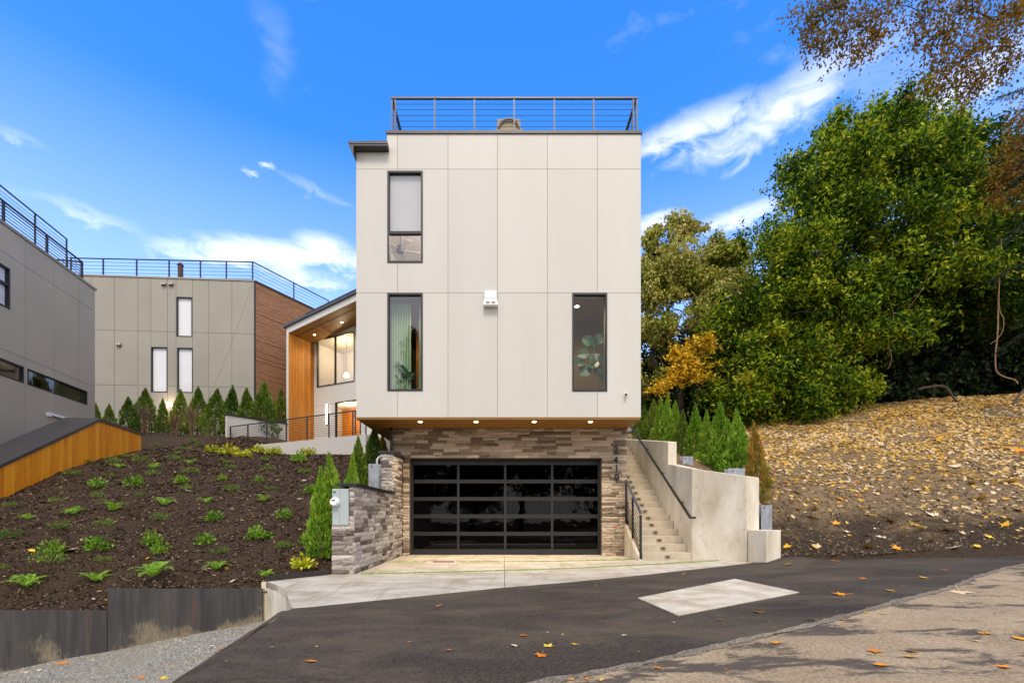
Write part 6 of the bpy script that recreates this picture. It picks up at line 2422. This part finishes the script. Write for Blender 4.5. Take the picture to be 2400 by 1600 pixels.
for lst, where, grp, zf in ((onroad, 'on the new dark asphalt', 'fallen leaves on the asphalt', lambda x, y: float(asph_z(x, y))), (onold, 'on the worn tan road', 'fallen leaves on the old road', lambda x, y: float(road_z(x, y)) + float(wav(x, y, .5)) - .012)):
    lb = leaf_labels(lst, where)
    for i, q in enumerate(lst):
        x, y = surf_pt(q[0], q[1])
        drop_leaf((x, y, zf(x, y) + .006), q[2] * y / FPX * 1.15, col_of[q[3]][0], lb[q], grp, i)
lb = leaf_labels(ongrav, 'on the gravel strip')
for i, q in enumerate(ongrav):
    p = on_surface(q[0], q[1], gravel_z, 2.5, 7.55)
    drop_leaf((p.x, p.y, p.z + .012), q[2] * p.y / FPX * 1.1, col_of[q[3]][0], lb[q], 'fallen leaves on the gravel', i)
onmulch = [(z3(x, y) + (s_ / 2.4125, c)) for x, y, s_, c in ((1425, 625, 50, 'y'), (1283, 938, 40, 'y'), (1727, 805, 24, 'y'), (385, 830, 75, 'p'), (230, 1020, 60, 'p'), (1048, 838, 24, 'p'), (540, 920, 26, 'p'), (1315, 1005, 32, 'p'), (1065, 490, 50, 'p'), (1612, 890, 28, 'o'), (1780, 930, 50, 'o'), (180, 833, 36, 'y'), (258, 885, 50, 'o'), (410, 678, 40, 'p'), (440, 608, 24, 'y'), (570, 466, 36, 'p'), (1270, 490, 20, 'p'), (1365, 746, 20, 'p'), (1250, 745, 14, 'p'), (1452, 633, 18, 'p'), (1663, 618, 18, 'p'), (1690, 535, 36, 'p'), (145, 912, 20, 'p'), (95, 832, 14, 'p'), (645, 773, 12, 'p'), (910, 802, 16, 'p'), (1765, 405, 30, 'o'), (1720, 430, 20, 'p'), (530, 1108, 24, 'p'), (1440, 965, 20, 'y'), (1490, 1018, 36, 'y'), (835, 875, 28, 'y'), (310, 592, 30, 'y'), (750, 283, 18, 'o'), (600, 1108, 18, 'o'), (175, 1075, 14, 'y'), (1550, 505, 22, 'o'), (1115, 485, 26, 'o'), (990, 380, 16, 'p'), (1140, 368, 14, 'o'), (120, 512, 14, 'p'), (190, 465, 14, 'o'), (555, 368, 16, 'o'), (880, 452, 12, 'p'), (1400, 540, 12, 'p'), (1100, 738, 12, 'p'))]
lb = leaf_labels(onmulch, 'on the mulch bank')
for i, q in enumerate(onmulch):
    p = on_surface(q[0], q[1], mulch_z, 7.65)
    o = drop_leaf((p.x, p.y, p.z + .03), q[2] * p.y / FPX * 1.1, col_of[q[3]][0], lb[q], 'fallen leaves on the mulch', i, .5)
    if i < 3:
        o.rotation_euler.x = .9
# leaf litter on the hillside
n = 52000
r = np.random.default_rng(77)
y = 9.6 + 13.5 * r.random(n) ** .8
x = np.where(r.random(n) < .8, r.uniform(5.2, 1.16 * y), r.uniform(5.2, 34, n))
# thick near the trees, thin below
keep = r.random(n) < np.clip(.06 + .95 * (np.maximum(y - 10.4, 0) / 7.5) ** 1.25, .04, 1) * np.clip(.35 + .65 * (x - 5) / 6, .2, 1)
keep &= (np.sin(x * 1.1 + np.sin(y * .9) * 2) * np.sin(y * 1.3 + x * .3) > -.35 + .5 * (y < 14)) | (r.random(n) < .4)
x, y = x[keep], y[keep]
n = len(x)
z = hill_z(x, y) + .02
eps = .05
nx = -(hill_z(x + eps, y) - hill_z(x - eps, y)) / (2 * eps)
ny = -(hill_z(x, y + eps) - hill_z(x, y - eps)) / (2 * eps)
nr = unit(np.stack([nx, ny, np.ones(n)], -1) + r.normal(0, .28, (n, 3)))
an = r.uniform(0, 6.28, n)
t1 = unit(np.cross(nr, np.array([[0, 1, 0]]) + 0 * nr))
t2 = np.cross(nr, t1)
L = r.uniform(.022, .07, n) * r.choice([1, 1, 1.5], n)
shape = [(1.0, 0), (.35, .34), (.45, .8), (-.1, .45), (-.6, .7), (-.55, .15), (-.75, -.35), (-.15, -.5), (.3, -.85), (.4, -.3)]
V = np.zeros((n, len(shape), 3))
for j, (p_, q_) in enumerate(shape):
    p2 = p_ * np.cos(an) - q_ * np.sin(an)
    q2 = p_ * np.sin(an) + q_ * np.cos(an)
    V[:, j] = np.stack([x, y, z], -1) + (t1 * p2[:, None] + t2 * q2[:, None]) * L[:, None] + nr * (L * .25 * (p_ * p_ + q_ * q_) * r.uniform(.2, 1, n))[:, None]
o = bpy.data.objects.new('leaf_litter', np_mesh('leaf_litter', V, len(shape), 'leaf_litter'))
COL.objects.link(o)
tag(o, 'yellow and tan fallen leaves carpeting the hillside under the trees', 'leaves', kind='stuff')
# the larger single leaves at the foot of the hill
near = [(1845, 1285, 30, 'y'), (1855, 1178, 22, 'o'), (1872, 1198, 26, 'y'), (1867, 1157, 24, 'y'), (1972, 1174, 26, 'o'), (2010, 1165, 22, 'o'), (1912, 1197, 34, 'p'), (1905, 1215, 30, 'p'), (2040, 1210, 30, 'y'), (2090, 1225, 36, 'o'), (2158, 1243, 30, 'y'), (2225, 1246, 34, 'p'), (2355, 1236, 40, 'y'), (2320, 1262, 26, 'y'), (2280, 1137, 36, 'y'), (2370, 1132, 28, 'y'), (2340, 1131, 30, 'y'), (2230, 1275, 26, 'y'), (2100, 1290, 30, 'o'), (2035, 1287, 30, 'y'), (1960, 1230, 28, 'o'), (2150, 1150, 28, 'p'), (2205, 1175, 30, 'p'), (2240, 1095, 36, 'p'), (2390, 1060, 34, 'o'), (1885, 1120, 20, 'o'), (2010, 1136, 24, 'o'), (2060, 1155, 26, 'p'), (2125, 1165, 22, 'p'), (2185, 1210, 34, 'p'), (2255, 1200, 30, 'p'), (2300, 1170, 26, 'y'), (2390, 1200, 36, 'o'), (2150, 1222, 28, 'p'), (2235, 1300, 34, 'p'), (2290, 1300, 20, 'y'), (2060, 1262, 18, 'p'), (1985, 1250, 20, 'p'), (2120, 1255, 22, 'y'), (2185, 1268, 20, 'p')]
lb = leaf_labels(near, 'low on the bare hillside')
for i, q in enumerate(near):
    p = on_surface(q[0], q[1], hill_z, 9.4)
    o = drop_leaf((p.x, p.y, p.z + .03), q[2] * p.y / FPX * 1.05, col_of[q[3]][0], lb[q], 'single leaves low on the hillside', i, .2)
    o.rotation_euler.x += .4
# stones and clods at the foot of the hill
n = 11000
y = 9.45 + 5 * r.random(n) ** 1.7
x = r.uniform(5.3, 16, n)
k = y > yb_right(x) + .06
x, y = x[k], y[k]
n = len(x)
z = hill_z(x, y)
s_ = r.uniform(.008, .03, n) * r.choice([1, 1, 1.6], n)
a = r.uniform(0, 6.28, n)
V = np.zeros((n, 4, 3))
for j in range(4):
    q = tet[j] * r.uniform(.6, 1.3, (n, 1)) * s_[:, None]
    V[:, j, 0] = x + np.cos(a) * q[:, 0] - np.sin(a) * q[:, 1]
    V[:, j, 1] = y + np.sin(a) * q[:, 0] + np.cos(a) * q[:, 1]
    V[:, j, 2] = z + q[:, 2]
me = bpy.data.meshes.new('hillside_clods')
me.from_pydata(V.reshape(-1, 3).tolist(), [], [tuple(4 * i + j for j in f) for i in range(n) for f in fi])
t = NT('clod')
t.color(t.ramp(t.island(), [(0, S(46, 37, 29)), (.6, S(84, 69, 53)), (1, S(134, 118, 96))]))
t.set(.95, 0, .15)
me.materials.append(t.m)
o = bpy.data.objects.new('hillside_clods', me)
COL.objects.link(o)
tag(o, 'small stones and soil clods at the foot of the hillside', 'stones', kind='stuff')
